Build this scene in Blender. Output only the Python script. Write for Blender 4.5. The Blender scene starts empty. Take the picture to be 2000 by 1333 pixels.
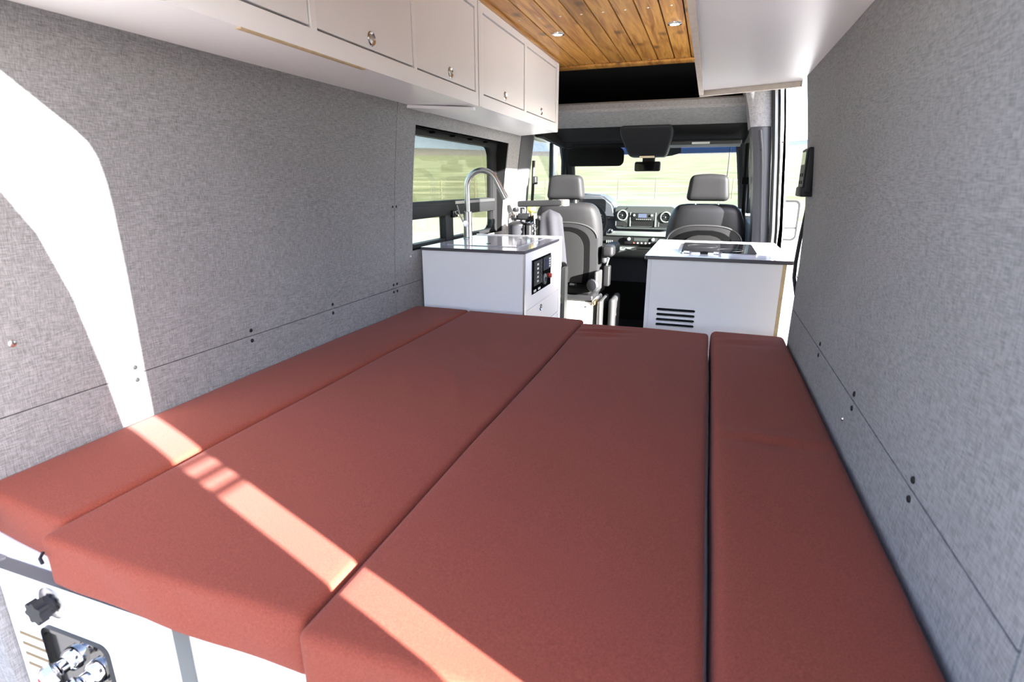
import bpy, bmesh, math, random
from mathutils import Vector, noise
random.seed(7)
S = bpy.context.scene
COL = S.collection

# ------------------------------------------------------------------ camera
cd = bpy.data.cameras.new('camera'); cam = bpy.data.objects.new('camera', cd); COL.objects.link(cam)
cd.sensor_width = 36.0; cd.lens = 1065 / 2000 * 36; cd.clip_start = 0.02; cd.clip_end = 3000
cd.dof.use_dof = True; cd.dof.focus_distance = 2.6; cd.dof.aperture_fstop = 5.0
cam.location = (0, 0, 1.25)
cam.rotation_euler = (math.radians(90 - 16.1), 0, math.radians(19.3))
S.camera = cam
# ------------------------------------------------------------------ sky, sun, exposure
w = bpy.data.worlds.new('sky'); S.world = w; w.use_nodes = True
nt = w.node_tree; bg = nt.nodes['Background']
sk = nt.nodes.new('ShaderNodeTexSky'); sk.sky_type = 'NISHITA'; sk.sun_disc = False
sk.sun_elevation = math.radians(28); sk.sun_rotation = math.radians(110.5); sk.air_density = 1.0; sk.dust_density = 1.6; sk.ozone_density = 1.0
wb = nt.nodes.new('ShaderNodeMix'); wb.data_type = 'RGBA'; wb.blend_type = 'MULTIPLY'; wb.inputs[0].default_value = 1.0
wb.inputs[7].default_value = (1.03, 1.0, 1.06, 1)      # camera white balance on the low sun's sky
nt.links.new(sk.outputs[0], wb.inputs[6]); nt.links.new(wb.outputs[2], bg.inputs[0])
bg.inputs[1].default_value = 0.82
sd = bpy.data.lights.new('sun', 'SUN'); sd.energy = 52; sd.angle = math.radians(0.53); sd.color = (1, 0.98, 0.96)
sun = bpy.data.objects.new('sun', sd); COL.objects.link(sun)
SUNDIR = Vector((-0.936, 0.351, -0.28)).normalized()
sun.rotation_euler = SUNDIR.to_track_quat('-Z', 'Y').to_euler()
sun.location = (12, -4, 6)
S.view_settings.view_transform = 'Standard'; S.view_settings.look = 'None'
S.view_settings.gamma = 1.0; S.view_settings.use_curve_mapping = False
S.view_settings.exposure = 0.8

# ------------------------------------------------------------------ materials
MATS = {}
def _new(name):
    m = bpy.data.materials.new(name); m.use_nodes = True; MATS[name] = m
    return m, m.node_tree, m.node_tree.nodes['Principled BSDF']
def plain(name, col, rough=0.5, metal=0.0, spec=0.5, coat=0.0, vary=0.04, vscale=6.0, bump=0.0, bscale=300.0):
    m, t, b = _new(name)
    tc = t.nodes.new('ShaderNodeTexCoord')
    n = t.nodes.new('ShaderNodeTexNoise'); n.inputs['Scale'].default_value = vscale; n.inputs['Detail'].default_value = 4
    t.links.new(tc.outputs['Object'], n.inputs['Vector'])
    r = t.nodes.new('ShaderNodeValToRGB')
    r.color_ramp.elements[0].position = 0.3; r.color_ramp.elements[1].position = 0.7
    r.color_ramp.elements[0].color = tuple(c * (1 - vary) for c in col) + (1,)
    r.color_ramp.elements[1].color = tuple(min(1, c * (1 + vary)) for c in col) + (1,)
    t.links.new(n.outputs[0], r.inputs[0]); t.links.new(r.outputs[0], b.inputs['Base Color'])
    b.inputs['Roughness'].default_value = rough; b.inputs['Metallic'].default_value = metal
    b.inputs['Specular IOR Level'].default_value = spec; b.inputs['Coat Weight'].default_value = coat
    b.inputs['Coat Roughness'].default_value = 0.08
    if bump:
        n2 = t.nodes.new('ShaderNodeTexNoise'); n2.inputs['Scale'].default_value = bscale
        t.links.new(tc.outputs['Object'], n2.inputs['Vector'])
        bp = t.nodes.new('ShaderNodeBump'); bp.inputs['Strength'].default_value = bump; bp.inputs['Distance'].default_value = 0.002
        t.links.new(n2.outputs[0], bp.inputs['Height']); t.links.new(bp.outputs[0], b.inputs['Normal'])
    return m
def woven(name, dark, light, sa, sb, rough=0.95, bump=0.35, blot=0.15, sheen=0.05):
    """linen: two noises stretched along the two thread directions"""
    m, t, b = _new(name)
    tc = t.nodes.new('ShaderNodeTexCoord'); L = t.links
    def n(scale, mp):
        mm = t.nodes.new('ShaderNodeMapping'); mm.inputs['Scale'].default_value = mp
        nn = t.nodes.new('ShaderNodeTexNoise'); nn.inputs['Scale'].default_value = scale; nn.inputs['Detail'].default_value = 3
        L.new(tc.outputs['Object'], mm.inputs[0]); L.new(mm.outputs[0], nn.inputs['Vector']); return nn
    a = n(1, (sa, sa, sb)); c = n(1, (sb, sb, sa)); d = n(1, (3, 3, 3))
    ad = t.nodes.new('ShaderNodeMath'); ad.operation = 'ADD'; L.new(a.outputs[0], ad.inputs[0]); L.new(c.outputs[0], ad.inputs[1])
    ad2 = t.nodes.new('ShaderNodeMath'); ad2.operation = 'MULTIPLY_ADD'; ad2.inputs[1].default_value = blot
    L.new(d.outputs[0], ad2.inputs[0]); L.new(ad.outputs[0], ad2.inputs[2])
    r = t.nodes.new('ShaderNodeValToRGB'); r.color_ramp.elements[0].position = 0.36; r.color_ramp.elements[1].position = 0.68
    hv = t.nodes.new('ShaderNodeMath'); hv.operation = 'MULTIPLY'; hv.inputs[1].default_value = 0.5
    L.new(ad2.outputs[0], hv.inputs[0]); L.new(hv.outputs[0], r.inputs[0])
    r.color_ramp.elements[0].color = dark + (1,); r.color_ramp.elements[1].color = light + (1,)
    L.new(r.outputs[0], b.inputs['Base Color']); b.inputs['Roughness'].default_value = rough
    b.inputs['Specular IOR Level'].default_value = 0.15
    b.inputs['Sheen Weight'].default_value = sheen
    bp = t.nodes.new('ShaderNodeBump'); bp.inputs['Strength'].default_value = bump; bp.inputs['Distance'].default_value = 0.001
    L.new(ad.outputs[0], bp.inputs['Height']); L.new(bp.outputs[0], b.inputs['Normal'])
    return m
def glass(name, tint, dark=0.06, ior=1.5):
    m, t, b = _new(name)
    t.nodes.remove(b); out = t.nodes['Material Output']
    tr = t.nodes.new('ShaderNodeBsdfTransparent'); tr.inputs[0].default_value = tint + (1,)
    gl = t.nodes.new('ShaderNodeBsdfGlossy'); gl.inputs['Roughness'].default_value = 0.02
    lw = t.nodes.new('ShaderNodeLayerWeight'); lw.inputs['Blend'].default_value = 0.5
    pw = t.nodes.new('ShaderNodeMath'); pw.operation = 'POWER'; pw.inputs[1].default_value = 5
    fr = t.nodes.new('ShaderNodeMath'); fr.operation = 'MULTIPLY_ADD'; fr.inputs[1].default_value = 0.9; fr.inputs[2].default_value = dark
    t.links.new(lw.outputs['Facing'], pw.inputs[0]); t.links.new(pw.outputs[0], fr.inputs[0])
    mx = t.nodes.new('ShaderNodeMixShader')
    t.links.new(fr.outputs[0], mx.inputs[0]); t.links.new(tr.outputs[0], mx.inputs[1]); t.links.new(gl.outputs[0], mx.inputs[2])
    t.links.new(mx.outputs[0], out.inputs[0])
    return m
def emit(name, col, s):
    m, t, b = _new(name)
    b.inputs['Base Color'].default_value = col + (1,); b.inputs['Emission Color'].default_value = col + (1,); b.inputs['Emission Strength'].default_value = s
    return m
def wood(name):
    m, t, b = _new(name); L = t.links
    tc = t.nodes.new('ShaderNodeTexCoord'); oi = t.nodes.new('ShaderNodeObjectInfo')
    mp = t.nodes.new('ShaderNodeMapping'); mp.inputs['Scale'].default_value = (14, 1.1, 14)
    L.new(tc.outputs['Object'], mp.inputs[0])
    off = t.nodes.new('ShaderNodeVectorMath'); off.operation = 'ADD'
    sc = t.nodes.new('ShaderNodeMath'); sc.operation = 'MULTIPLY'; sc.inputs[1].default_value = 37
    L.new(oi.outputs['Random'], sc.inputs[0]); L.new(sc.outputs[0], off.inputs[1]); L.new(mp.outputs[0], off.inputs[0])
    n = t.nodes.new('ShaderNodeTexNoise'); n.inputs['Scale'].default_value = 2.2; n.inputs['Detail'].default_value = 6; n.inputs['Distortion'].default_value = 1.2
    L.new(off.outputs[0], n.inputs['Vector'])
    r = t.nodes.new('ShaderNodeValToRGB')
    r.color_ramp.elements[0].position = 0.30; r.color_ramp.elements[0].color = (0.27, 0.095, 0.018, 1)
    r.color_ramp.elements[1].position = 0.62; r.color_ramp.elements[1].color = (0.62, 0.315, 0.075, 1)
    L.new(n.outputs[0], r.inputs[0])
    # knots
    mk = t.nodes.new('ShaderNodeMapping'); mk.inputs['Scale'].default_value = (7.5, 4.2, 7.5)
    L.new(tc.outputs['Object'], mk.inputs[0])
    ok = t.nodes.new('ShaderNodeVectorMath'); ok.operation = 'ADD'; L.new(mk.outputs[0], ok.inputs[0]); L.new(sc.outputs[0], ok.inputs[1])
    v = t.nodes.new('ShaderNodeTexVoronoi'); v.inputs['Scale'].default_value = 1.0; v.inputs['Randomness'].default_value = 1.0
    L.new(ok.outputs[0], v.inputs['Vector'])
    kr = t.nodes.new('ShaderNodeValToRGB'); kr.color_ramp.elements[0].position = 0.07; kr.color_ramp.elements[0].color = (0.25, 0.25, 0.25, 1)
    kr.color_ramp.elements[1].position = 0.24; kr.color_ramp.elements[1].color = (1, 1, 1, 1)
    L.new(v.outputs['Distance'], kr.inputs[0])
    hs = t.nodes.new('ShaderNodeMapRange'); hs.inputs[3].default_value = 0.78; hs.inputs[4].default_value = 1.15
    L.new(oi.outputs['Random'], hs.inputs[0])
    mu = t.nodes.new('ShaderNodeMix'); mu.data_type = 'RGBA'; mu.blend_type = 'MULTIPLY'; mu.inputs[0].default_value = 0.85
    L.new(r.outputs[0], mu.inputs[6]); L.new(kr.outputs[0], mu.inputs[7])
    mv = t.nodes.new('ShaderNodeVectorMath'); mv.operation = 'SCALE'; L.new(mu.outputs[2], mv.inputs[0]); L.new(hs.outputs[0], mv.inputs['Scale'])
    L.new(mv.outputs[0], b.inputs['Base Color']); b.inputs['Roughness'].default_value = 0.38
    return m
woven('fabric_grey', (0.120, 0.119, 0.121), (0.315, 0.311, 0.317), 45, 620)
woven('fabric_red', (0.160, 0.0345, 0.020), (0.252, 0.058, 0.035), 500, 420, bump=0.25, blot=0.1, sheen=0.06)
plain('laminate_white', (0.87, 0.86, 0.865), 0.32, vary=0.015, vscale=2)
plain('laminate_front', (0.83, 0.82, 0.825), 0.38, vary=0.015, vscale=2)
plain('counter_gloss', (0.45, 0.44, 0.49), 0.13, coat=0.2, vary=0.02)
plain('counter_white', (0.66, 0.655, 0.68), 0.12, vary=0.02)
plain('counter_edge', (0.075, 0.068, 0.08), 0.4)
plain('plywood', (0.50, 0.38, 0.22), 0.6, vary=0.15, vscale=40)
plain('vent_wood', (0.16, 0.11, 0.05), 0.6)
plain('plywood_pale', (0.70, 0.63, 0.54), 0.6, vary=0.08, vscale=40)
plain('chrome', (0.75, 0.75, 0.76), 0.12, metal=1.0, vary=0.01)
plain('steel', (0.50, 0.49, 0.49), 0.33, metal=1.0, vary=0.03)
plain('steel_dark', (0.36, 0.36, 0.38), 0.2, metal=1.0)
plain('recess_black', (0.0018, 0.0018, 0.0018), 0.9, spec=0.05)
plain('screw_steel', (0.80, 0.78, 0.74), 0.3, metal=1.0)
plain('black_plastic', (0.007, 0.007, 0.0075), 0.55, vary=0.1, spec=0.3)
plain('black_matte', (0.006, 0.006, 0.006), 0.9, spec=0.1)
plain('black_gloss', (0.006, 0.006, 0.007), 0.04, spec=0.6)
plain('headliner', (0.011, 0.011, 0.0115), 0.85, spec=0.2, bump=0.2)
plain('charcoal', (0.017, 0.0175, 0.020), 0.55, spec=0.3, bump=0.15)
plain('dash_dark', (0.030, 0.032, 0.040), 0.6, bump=0.2)
plain('dash_grey', (0.026, 0.029, 0.029), 0.5, bump=0.1)
plain('silver_plastic', (0.12, 0.13, 0.127), 0.4)
plain('leather_grey', (0.0115, 0.0115, 0.0119), 0.6, spec=0.15, bump=0.25, bscale=500)
plain('leather_shaded', (0.008, 0.008, 0.009), 0.45, spec=0.3, bump=0.25, bscale=500)  # darker copy of the seat leather, shade put into the colour
plain('seat_shell', (0.0120, 0.0120, 0.0120), 0.8, spec=0.1, bump=0.3, bscale=700)
plain('seat_light', (0.022, 0.022, 0.022), 0.5)
plain('pillar_grey', (0.05, 0.05, 0.056), 0.4)
plain('white_paint', (0.80, 0.80, 0.79), 0.25, coat=0.5, vary=0.01)
plain('cream_paint', (0.72, 0.71, 0.66), 0.4)
plain('rubber', (0.015, 0.015, 0.015), 0.8)
plain('floor_dark', (0.007, 0.007, 0.0075), 0.8, spec=0.2, bump=0.3)
plain('yellow_plastic', (0.75, 0.60, 0.06), 0.4)
plain('brass', (0.60, 0.45, 0.22), 0.3, metal=1.0)
plain('red_plastic', (0.45, 0.05, 0.03), 0.4)
plain('cloth_lilac', (0.021, 0.021, 0.024), 0.85, spec=0.1, bump=0.2)
plain('screen', (0.05, 0.06, 0.10), 0.15)
plain('label_white', (0.7, 0.7, 0.66), 0.6)
plain('beige_lamp', (0.75, 0.62, 0.42), 0.5)
plain('rail_wood', (0.30, 0.27, 0.19), 0.9, vary=0.2)
plain('post_wood', (0.07, 0.06, 0.04), 0.9, vary=0.2)
emit('led', (1.0, 0.95, 0.85), 9.0)
glass('glass', (0.90, 0.93, 0.90)); glass('glass_tint', (0.66, 0.68, 0.60)); glass('glass_band', (0.16, 0.26, 0.42))
wood('cedar')
# ground: gravel near, dry grass beyond
def ground_mat(name, c1, c2, c3):
    m, t, b = _new(name); L = t.links
    tc = t.nodes.new('ShaderNodeTexCoord')
    n = t.nodes.new('ShaderNodeTexNoise'); n.inputs['Scale'].default_value = 0.35; n.inputs['Detail'].default_value = 8
    mp = t.nodes.new('ShaderNodeMapping'); mp.inputs['Scale'].default_value = (0.5, 0.5, 3)
    L.new(tc.outputs['Object'], mp.inputs[0]); L.new(mp.outputs[0], n.inputs['Vector'])
    r = t.nodes.new('ShaderNodeValToRGB'); e = r.color_ramp.elements
    e[0].position = 0.32; e[0].color = c1 + (1,); e[1].position = 0.66; e[1].color = c3 + (1,)
    x = e.new(0.48); x.color = c2 + (1,)
    L.new(n.outputs[0], r.inputs[0]); L.new(r.outputs[0], b.inputs['Base Color']); b.inputs['Roughness'].default_value = 1.0
    b.inputs['Specular IOR Level'].default_value = 0.05
ground_mat('grass', (0.072, 0.077, 0.040), (0.102, 0.104, 0.058), (0.138, 0.132, 0.085))
ground_mat('gravel', (0.19, 0.178, 0.155), (0.235, 0.222, 0.195), (0.285, 0.27, 0.24))
ground_mat('hill_brown', (0.07, 0.06, 0.05), (0.09, 0.078, 0.068), (0.10, 0.09, 0.08))
ground_mat('hill_blue', (0.05, 0.063, 0.085), (0.065, 0.08, 0.105), (0.085, 0.097, 0.12))

# ------------------------------------------------------------------ mesh helpers
WL = {}
def finish(name, bm, mat, parent=None, smooth=False, sharp=35, normals=True):
    """one bmesh (world coordinates) -> one mesh object with its origin at its centre"""
    if normals: bmesh.ops.recalc_face_normals(bm, faces=bm.faces)
    lo = [min(v.co[i] for v in bm.verts) for i in range(3)]; hi = [max(v.co[i] for v in bm.verts) for i in range(3)]
    c = Vector([(a + b) / 2 for a, b in zip(lo, hi)])
    if parent is None: c.z = lo[2]
    bmesh.ops.translate(bm, verts=bm.verts, vec=-c)
    me = bpy.data.meshes.new(name); bm.to_mesh(me); bm.free()
    me.materials.append(MATS[mat])
    if smooth:
        for p in me.polygons: p.use_smooth = True
        me.set_sharp_from_angle(angle=math.radians(sharp))
    o = bpy.data.objects.new(name, me); COL.objects.link(o)
    WL[o] = c
    if parent is not None:
        o.parent = parent; o.location = c - WL[parent]
    else: o.location = c
    return o
def thing(name, loc, label, cat, group=None):
    if name.split('_')[0] in ('door', 'trim', 'ceiling') and name != 'ceiling_light' and name != 'door_mirror': cat = None; group = None
    o = bpy.data.objects.new(name, None); COL.objects.link(o); o.empty_display_size = 0.05
    o.location = loc; WL[o] = Vector(loc); o['label'] = label
    if cat: o['category'] = cat
    else: o['kind'] = 'structure'
    if group: o['group'] = group
    return o
def tag(o, label, cat, group=None):
    o['label'] = label; o['category'] = cat
    if group: o['group'] = group
    return o
def struct(o, label=None):
    o['kind'] = 'structure'
    if label: o['label'] = label
    return o
def copy_tree(o, parent=None):
    c = o.copy(); COL.objects.link(c); c.parent = parent
    for ch in list(o.children): copy_tree(ch, c)
    return c
def lin(a, b, n): return [a + (b - a) * i / n for i in range(n + 1)]
def bm_box(bm, x0, x1, y0, y1, z0, z1):
    vs = [bm.verts.new((x, y, z)) for x in (x0, x1) for y in (y0, y1) for z in (z0, z1)]
    for f in ((0, 1, 3, 2), (4, 6, 7, 5), (0, 4, 5, 1), (2, 3, 7, 6), (0, 2, 6, 4), (1, 5, 7, 3)):
        bm.faces.new([vs[i] for i in f])
    return vs
def box(name, x0, x1, y0, y1, z0, z1, mat, parent=None, bev=0.0, seg=2):
    bm = bmesh.new(); bm_box(bm, x0, x1, y0, y1, z0, z1)
    if bev: bmesh.ops.bevel(bm, geom=bm.edges[:], offset=bev, segments=seg, affect='EDGES', profile=0.5)
    return finish(name, bm, mat, parent, smooth=bool(bev))
def rbox_bm(x0, x1, y0, y1, z0, z1, r, n=(6, 6, 4), warp=None, bm=None):
    """rounded box of a fine mesh that can be warped"""
    bm = bm or bmesh.new()
    def ax(a, b, k):
        return [a, a + r / 3, a + 2 * r / 3] + lin(a + r, b - r, k) + [b - 2 * r / 3, b - r / 3, b]
    X, Y, Z = ax(x0, x1, n[0]), ax(y0, y1, n[1]), ax(z0, z1, n[2])
    V = {}
    def vert(i, j, k):
        key = (i, j, k)
        if key not in V:
            p = Vector((X[i], Y[j], Z[k]))
            q = Vector((min(max(p.x, x0 + r), x1 - r), min(max(p.y, y0 + r), y1 - r), min(max(p.z, z0 + r), z1 - r)))
            d = p - q
            if d.length > 1e-9: p = q + d.normalized() * r
            if warp: p = warp(p)
            V[key] = bm.verts.new(p)
        return V[key]
    a, b, c = len(X) - 1, len(Y) - 1, len(Z) - 1
    for i in range(a):
        for j in range(b):
            for k in (0, c): bm.faces.new([vert(i, j, k), vert(i + 1, j, k), vert(i + 1, j + 1, k), vert(i, j + 1, k)])
    for i in range(a):
        for k in range(c):
            for j in (0, b): bm.faces.new([vert(i, j, k), vert(i + 1, j, k), vert(i + 1, j, k + 1), vert(i, j, k + 1)])
    for j in range(b):
        for k in range(c):
            for i in (0, a): bm.faces.new([vert(i, j, k), vert(i, j + 1, k), vert(i, j + 1, k + 1), vert(i, j, k + 1)])
    return bm
def rbox(name, x0, x1, y0, y1, z0, z1, r, mat, parent=None, n=(2, 2, 2), warp=None):
    return finish(name, rbox_bm(x0, x1, y0, y1, z0, z1, r, n, warp), mat, parent, smooth=True, sharp=60)
def grid_solid(us, vs, pos, off, skip=lambda i, j: False, bm=None):
    """a sheet over a (u,v) grid with thickness; skipped cells become openings with closed sides"""
    bm = bm or bmesh.new(); F, B = {}, {}
    def f(i, j):
        if (i, j) not in F: F[i, j] = bm.verts.new(pos(us[i], vs[j]))
        return F[i, j]
    def b(i, j):
        if (i, j) not in B:
            B[i, j] = bm.verts.new(Vector(pos(us[i], vs[j])) + Vector(off))
        return B[i, j]
    nu, nv = len(us) - 1, len(vs) - 1
    on = lambda i, j: 0 <= i < nu and 0 <= j < nv and not skip(i, j)
    for i in range(nu):
        for j in range(nv):
            if not on(i, j): continue
            bm.faces.new([f(i, j), f(i + 1, j), f(i + 1, j + 1), f(i, j + 1)])
            bm.faces.new([b(i, j), b(i, j + 1), b(i + 1, j + 1), b(i + 1, j)])
            for (di, dj, p, q) in ((-1, 0, (i, j), (i, j + 1)), (1, 0, (i + 1, j), (i + 1, j + 1)), (0, -1, (i, j), (i + 1, j)), (0, 1, (i, j + 1), (i + 1, j + 1))):
                if not on(i + di, j + dj): bm.faces.new([f(*p), f(*q), b(*q), b(*p)])
    return bm
def prism_bm(poly, axis, a, b, bm=None):
    """poly of 2-d points in the plane across AXIS, extruded from a to b"""
    bm = bm or bmesh.new()
    mk = {'x': lambda p, t: (t, p[0], p[1]), 'y': lambda p, t: (p[0], t, p[1]), 'z': lambda p, t: (p[0], p[1], t)}[axis]
    A = [bm.verts.new(mk(p, a)) for p in poly]; B = [bm.verts.new(mk(p, b)) for p in poly]
    bm.faces.new(A); bm.faces.new(B[::-1])
    for i in range(len(poly)):
        k = (i + 1) % len(poly); bm.faces.new([A[i], A[k], B[k], B[i]])
    return bm
def prism(name, poly, axis, a, b, mat, parent=None, bev=0.0, seg=2, smooth=False):
    bm = prism_bm(poly, axis, a, b)
    if bev: bmesh.ops.bevel(bm, geom=bm.edges[:], offset=bev, segments=seg, affect='EDGES', profile=0.5)
    return finish(name, bm, mat, parent, smooth=smooth or bool(bev))
def rrect(u0, u1, v0, v1, r, n=5):
    pts = []
    for cu, cv, a0 in ((u1 - r, v1 - r, 0), (u0 + r, v1 - r, 90), (u0 + r, v0 + r, 180), (u1 - r, v0 + r, 270)):
        for k in range(n + 1):
            a = math.radians(a0 + 90 * k / n); pts.append((cu + r * math.cos(a), cv + r * math.sin(a)))
    return pts
def ring_prism(name, outer, inner, axis, a, b, mat, parent=None):
    bm = bmesh.new()
    mk = {'x': lambda p, t: (t, p[0], p[1]), 'y': lambda p, t: (p[0], t, p[1]), 'z': lambda p, t: (p[0], p[1], t)}[axis]
    R = [[bm.verts.new(mk(p, t)) for p in pl] for pl, t in ((outer, a), (outer, b), (inner, b), (inner, a))]
    n = len(outer)
    for q in range(4):
        for i in range(n):
            bm.faces.new([R[q][i], R[q][(i + 1) % n], R[(q + 1) % 4][(i + 1) % n], R[(q + 1) % 4][i]])
    return finish(name, bm, mat, parent, smooth=True)
def tube_bm(pts, rad, seg=10, bm=None, caps=True):
    bm = bm or bmesh.new(); pts = [Vector(p) for p in pts]
    rads = rad if isinstance(rad, (list, tuple)) else [rad] * len(pts)
    t0 = (pts[1] - pts[0]).normalized(); n = t0.orthogonal().normalized(); rings = []
    for i, p in enumerate(pts):
        t = (pts[min(i + 1, len(pts) - 1)] - pts[max(i - 1, 0)]).normalized()
        n = (n - t * n.dot(t)).normalized(); bn = t.cross(n)
        rings.append([bm.verts.new(p + (n * math.cos(2 * math.pi * k / seg) + bn * math.sin(2 * math.pi * k / seg)) * rads[i]) for k in range(seg)])
    for a, b in zip(rings, rings[1:]):
        for k in range(seg): bm.faces.new([a[k], a[(k + 1) % seg], b[(k + 1) % seg], b[k]])
    if caps: bm.faces.new(rings[0][::-1]); bm.faces.new(rings[-1])
    return bm
def tube(name, pts, rad, mat, parent=None, seg=10): return finish(name, tube_bm(pts, rad, seg), mat, parent, smooth=True)
def lathe_bm(prof, c, d, seg=20, bm=None):
    """profile (radius, height along d) turned about the axis d through c"""
    bm = bm or bmesh.new(); d = Vector(d).normalized(); u = d.orthogonal().normalized(); v = d.cross(u); c = Vector(c)
    rings = []
    for r, h in prof:
        if r < 1e-6: rings.append([bm.verts.new(c + d * h)])
        else: rings.append([bm.verts.new(c + d * h + (u * math.cos(2 * math.pi * k / seg) + v * math.sin(2 * math.pi * k / seg)) * r) for k in range(seg)])
    for a, b in zip(rings, rings[1:]):
        for k in range(seg):
            q = (k + 1) % seg
            if len(a) == 1 and len(b) == 1: continue
            if len(a) == 1: bm.faces.new([a[0], b[k], b[q]])
            elif len(b) == 1: bm.faces.new([a[k], b[0], a[q]])
            else: bm.faces.new([a[k], a[q], b[q], b[k]])
    return bm
def lathe(name, prof, c, d, mat, parent=None, seg=20): return finish(name, lathe_bm(prof, c, d, seg), mat, parent, smooth=True, sharp=40)
def interp(x, xs, ys):
    if x <= xs[0]: return ys[0]
    for a, b, c, d in zip(xs, xs[1:], ys, ys[1:]):
        if x <= b: return c + (d - c) * (x - a) / (b - a)
    return ys[-1]
ROD = lambda r, h, e=0.0008: [(0, 0), (r - e, 0), (r, e), (r, h - e), (r - e, h), (0, h)]

# ------------------------------------------------------------------ the van's section: walls lean in towards the roof
XL = lambda z: interp(z, [0, .77, 1.157, 1.38, 1.58, 2.1], [-1.395, -1.393, -1.372, -1.351, -1.326, -1.245])
XR = lambda z: interp(z, [0, .95, 1.12, 1.40, 1.607, 2.1], [.357, .355, .349, .322, .292, .215])
MID = -0.515
YR, YB = 0.345, 3.97            # rear opening, B pillar
# ---- ground outside
def terrain():
    bm = bmesh.new(); NR, NA = 40, 72
    rs = [0] + [2.2 * (1.155 ** i) for i in range(NR)]
    def h(r, a):
        z = -0.65 + 0.030 * max(0, r - 6)
        if r > 60: z += (r - 60) * 0.022
        if r > 20: z += 0.5 * noise.noise(Vector((r * math.cos(a) * .02, r * math.sin(a) * .02, 3))) * min(1, (r - 20) / 40)
        return z
    c = bm.verts.new((0, 2.5, -0.65)); prev = None; rings = []
    for r in rs[1:]:
        rings.append([bm.verts.new((r * math.cos(2 * math.pi * k / NA), 2.5 + r * math.sin(2 * math.pi * k / NA), h(r, 2 * math.pi * k / NA))) for k in range(NA)])
    for k in range(NA): bm.faces.new([c, rings[0][k], rings[0][(k + 1) % NA]])
    near = 16
    for i, (a, b) in enumerate(zip(rings, rings[1:])):
        for k in range(NA):
            f = bm.faces.new([a[k], b[k], b[(k + 1) % NA], a[(k + 1) % NA]]); f.material_index = 0 if i < near else 1
    o = finish('ground', bm, 'gravel', smooth=True, sharp=180); o.data.materials.append(MATS['grass']); struct(o, 'pale gravel yard and dry green grass field around the van')
    return rs[-1]
RMAX = terrain()
def ridge(name, r, hfun, mat, label):
    bm = bmesh.new(); N = 180; lo, mid, hi, back = [], [], [], []
    for k in range(N):
        a = 2 * math.pi * k / N; H = hfun(a); c, s = math.cos(a), math.sin(a)
        lo.append(bm.verts.new((r * .9 * c, r * .9 * s, -5))); mid.append(bm.verts.new((r * 1.05 * c, r * 1.05 * s, H * .6)))
        hi.append(bm.verts.new((r * 1.25 * c, r * 1.25 * s, H))); back.append(bm.verts.new((r * 1.5 * c, r * 1.5 * s, -5)))
    for A, B in ((lo, mid), (mid, hi), (hi, back)):
        for k in range(N): q = (k + 1) % N; bm.faces.new([A[k], A[q], B[q], B[k]])
    struct(finish(name, bm, mat, smooth=True, sharp=180), label)
def hb(a): return 46 + 10 * noise.noise(Vector((math.cos(a) * 3, math.sin(a) * 3, 0)))
def hl(a):
    d = math.cos(a - math.radians(160))      # higher towards the driver's side
    return 85 + 45 * max(0, d) + 38 * noise.noise(Vector((math.cos(a) * 5, math.sin(a) * 5, 7)))
ridge('hill_near', RMAX * 1.05, hb, 'hill_brown', 'low brown hill line beyond the field')
ridge('hill_far', RMAX * 1.7, hl, 'hill_blue', 'far blue grey mountain ridge on the horizon')

# ---- floor and outer shell
struct(box('floor', -1.42, .40, YR, 5.9, -0.06, 0.0, 'floor_dark'), 'black floor of the van')
def shell_side(name, x, off, gaps, label):
    """white outer side sheet with openings: gaps = (y0,y1,z0,z1)"""
    ys = sorted({YR, 5.45} | {g[0] for g in gaps} | {g[1] for g in gaps}); zs = sorted({-.3, 2.2} | {g[2] for g in gaps} | {g[3] for g in gaps})
    lean = lambda z: max(0, z - 1.0) ** 1.4 * 0.10
    def inside(i, j):
        y, z = (ys[i] + ys[i + 1]) / 2, (zs[j] + zs[j + 1]) / 2
        return any(g[0] < y < g[1] and g[2] < z < g[3] for g in gaps)
    sgn = 1 if off > 0 else -1
    bm = grid_solid(ys, zs, lambda u, v: (x - sgn * lean(v), u, v), (off, 0, 0), inside)
    return struct(finish(name, bm, 'white_paint'), label)
shell_side('wall_outer_left', -1.475, -0.03, [(2.42, 3.76, .90, 1.53), (4.32, 5.36, .98, 1.60)], 'white painted outer side of the van on the driver side')
shell_side('wall_outer_right', .445, 0.03, [(2.46, 3.98, -.3, 1.87), (4.32, 5.36, .98, 1.60)], 'white painted outer side of the van with the sliding door opening')
bm = bmesh.new(); prism_bm([(YR, 2.14), (YR, 2.20), (4.5, 2.20), (5.0, 1.80), (4.97, 1.74), (4.45, 2.14)], 'x', -1.50, .47, bm)
struct(finish('roof', bm, 'white_paint'), 'white painted roof of the van')
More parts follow.
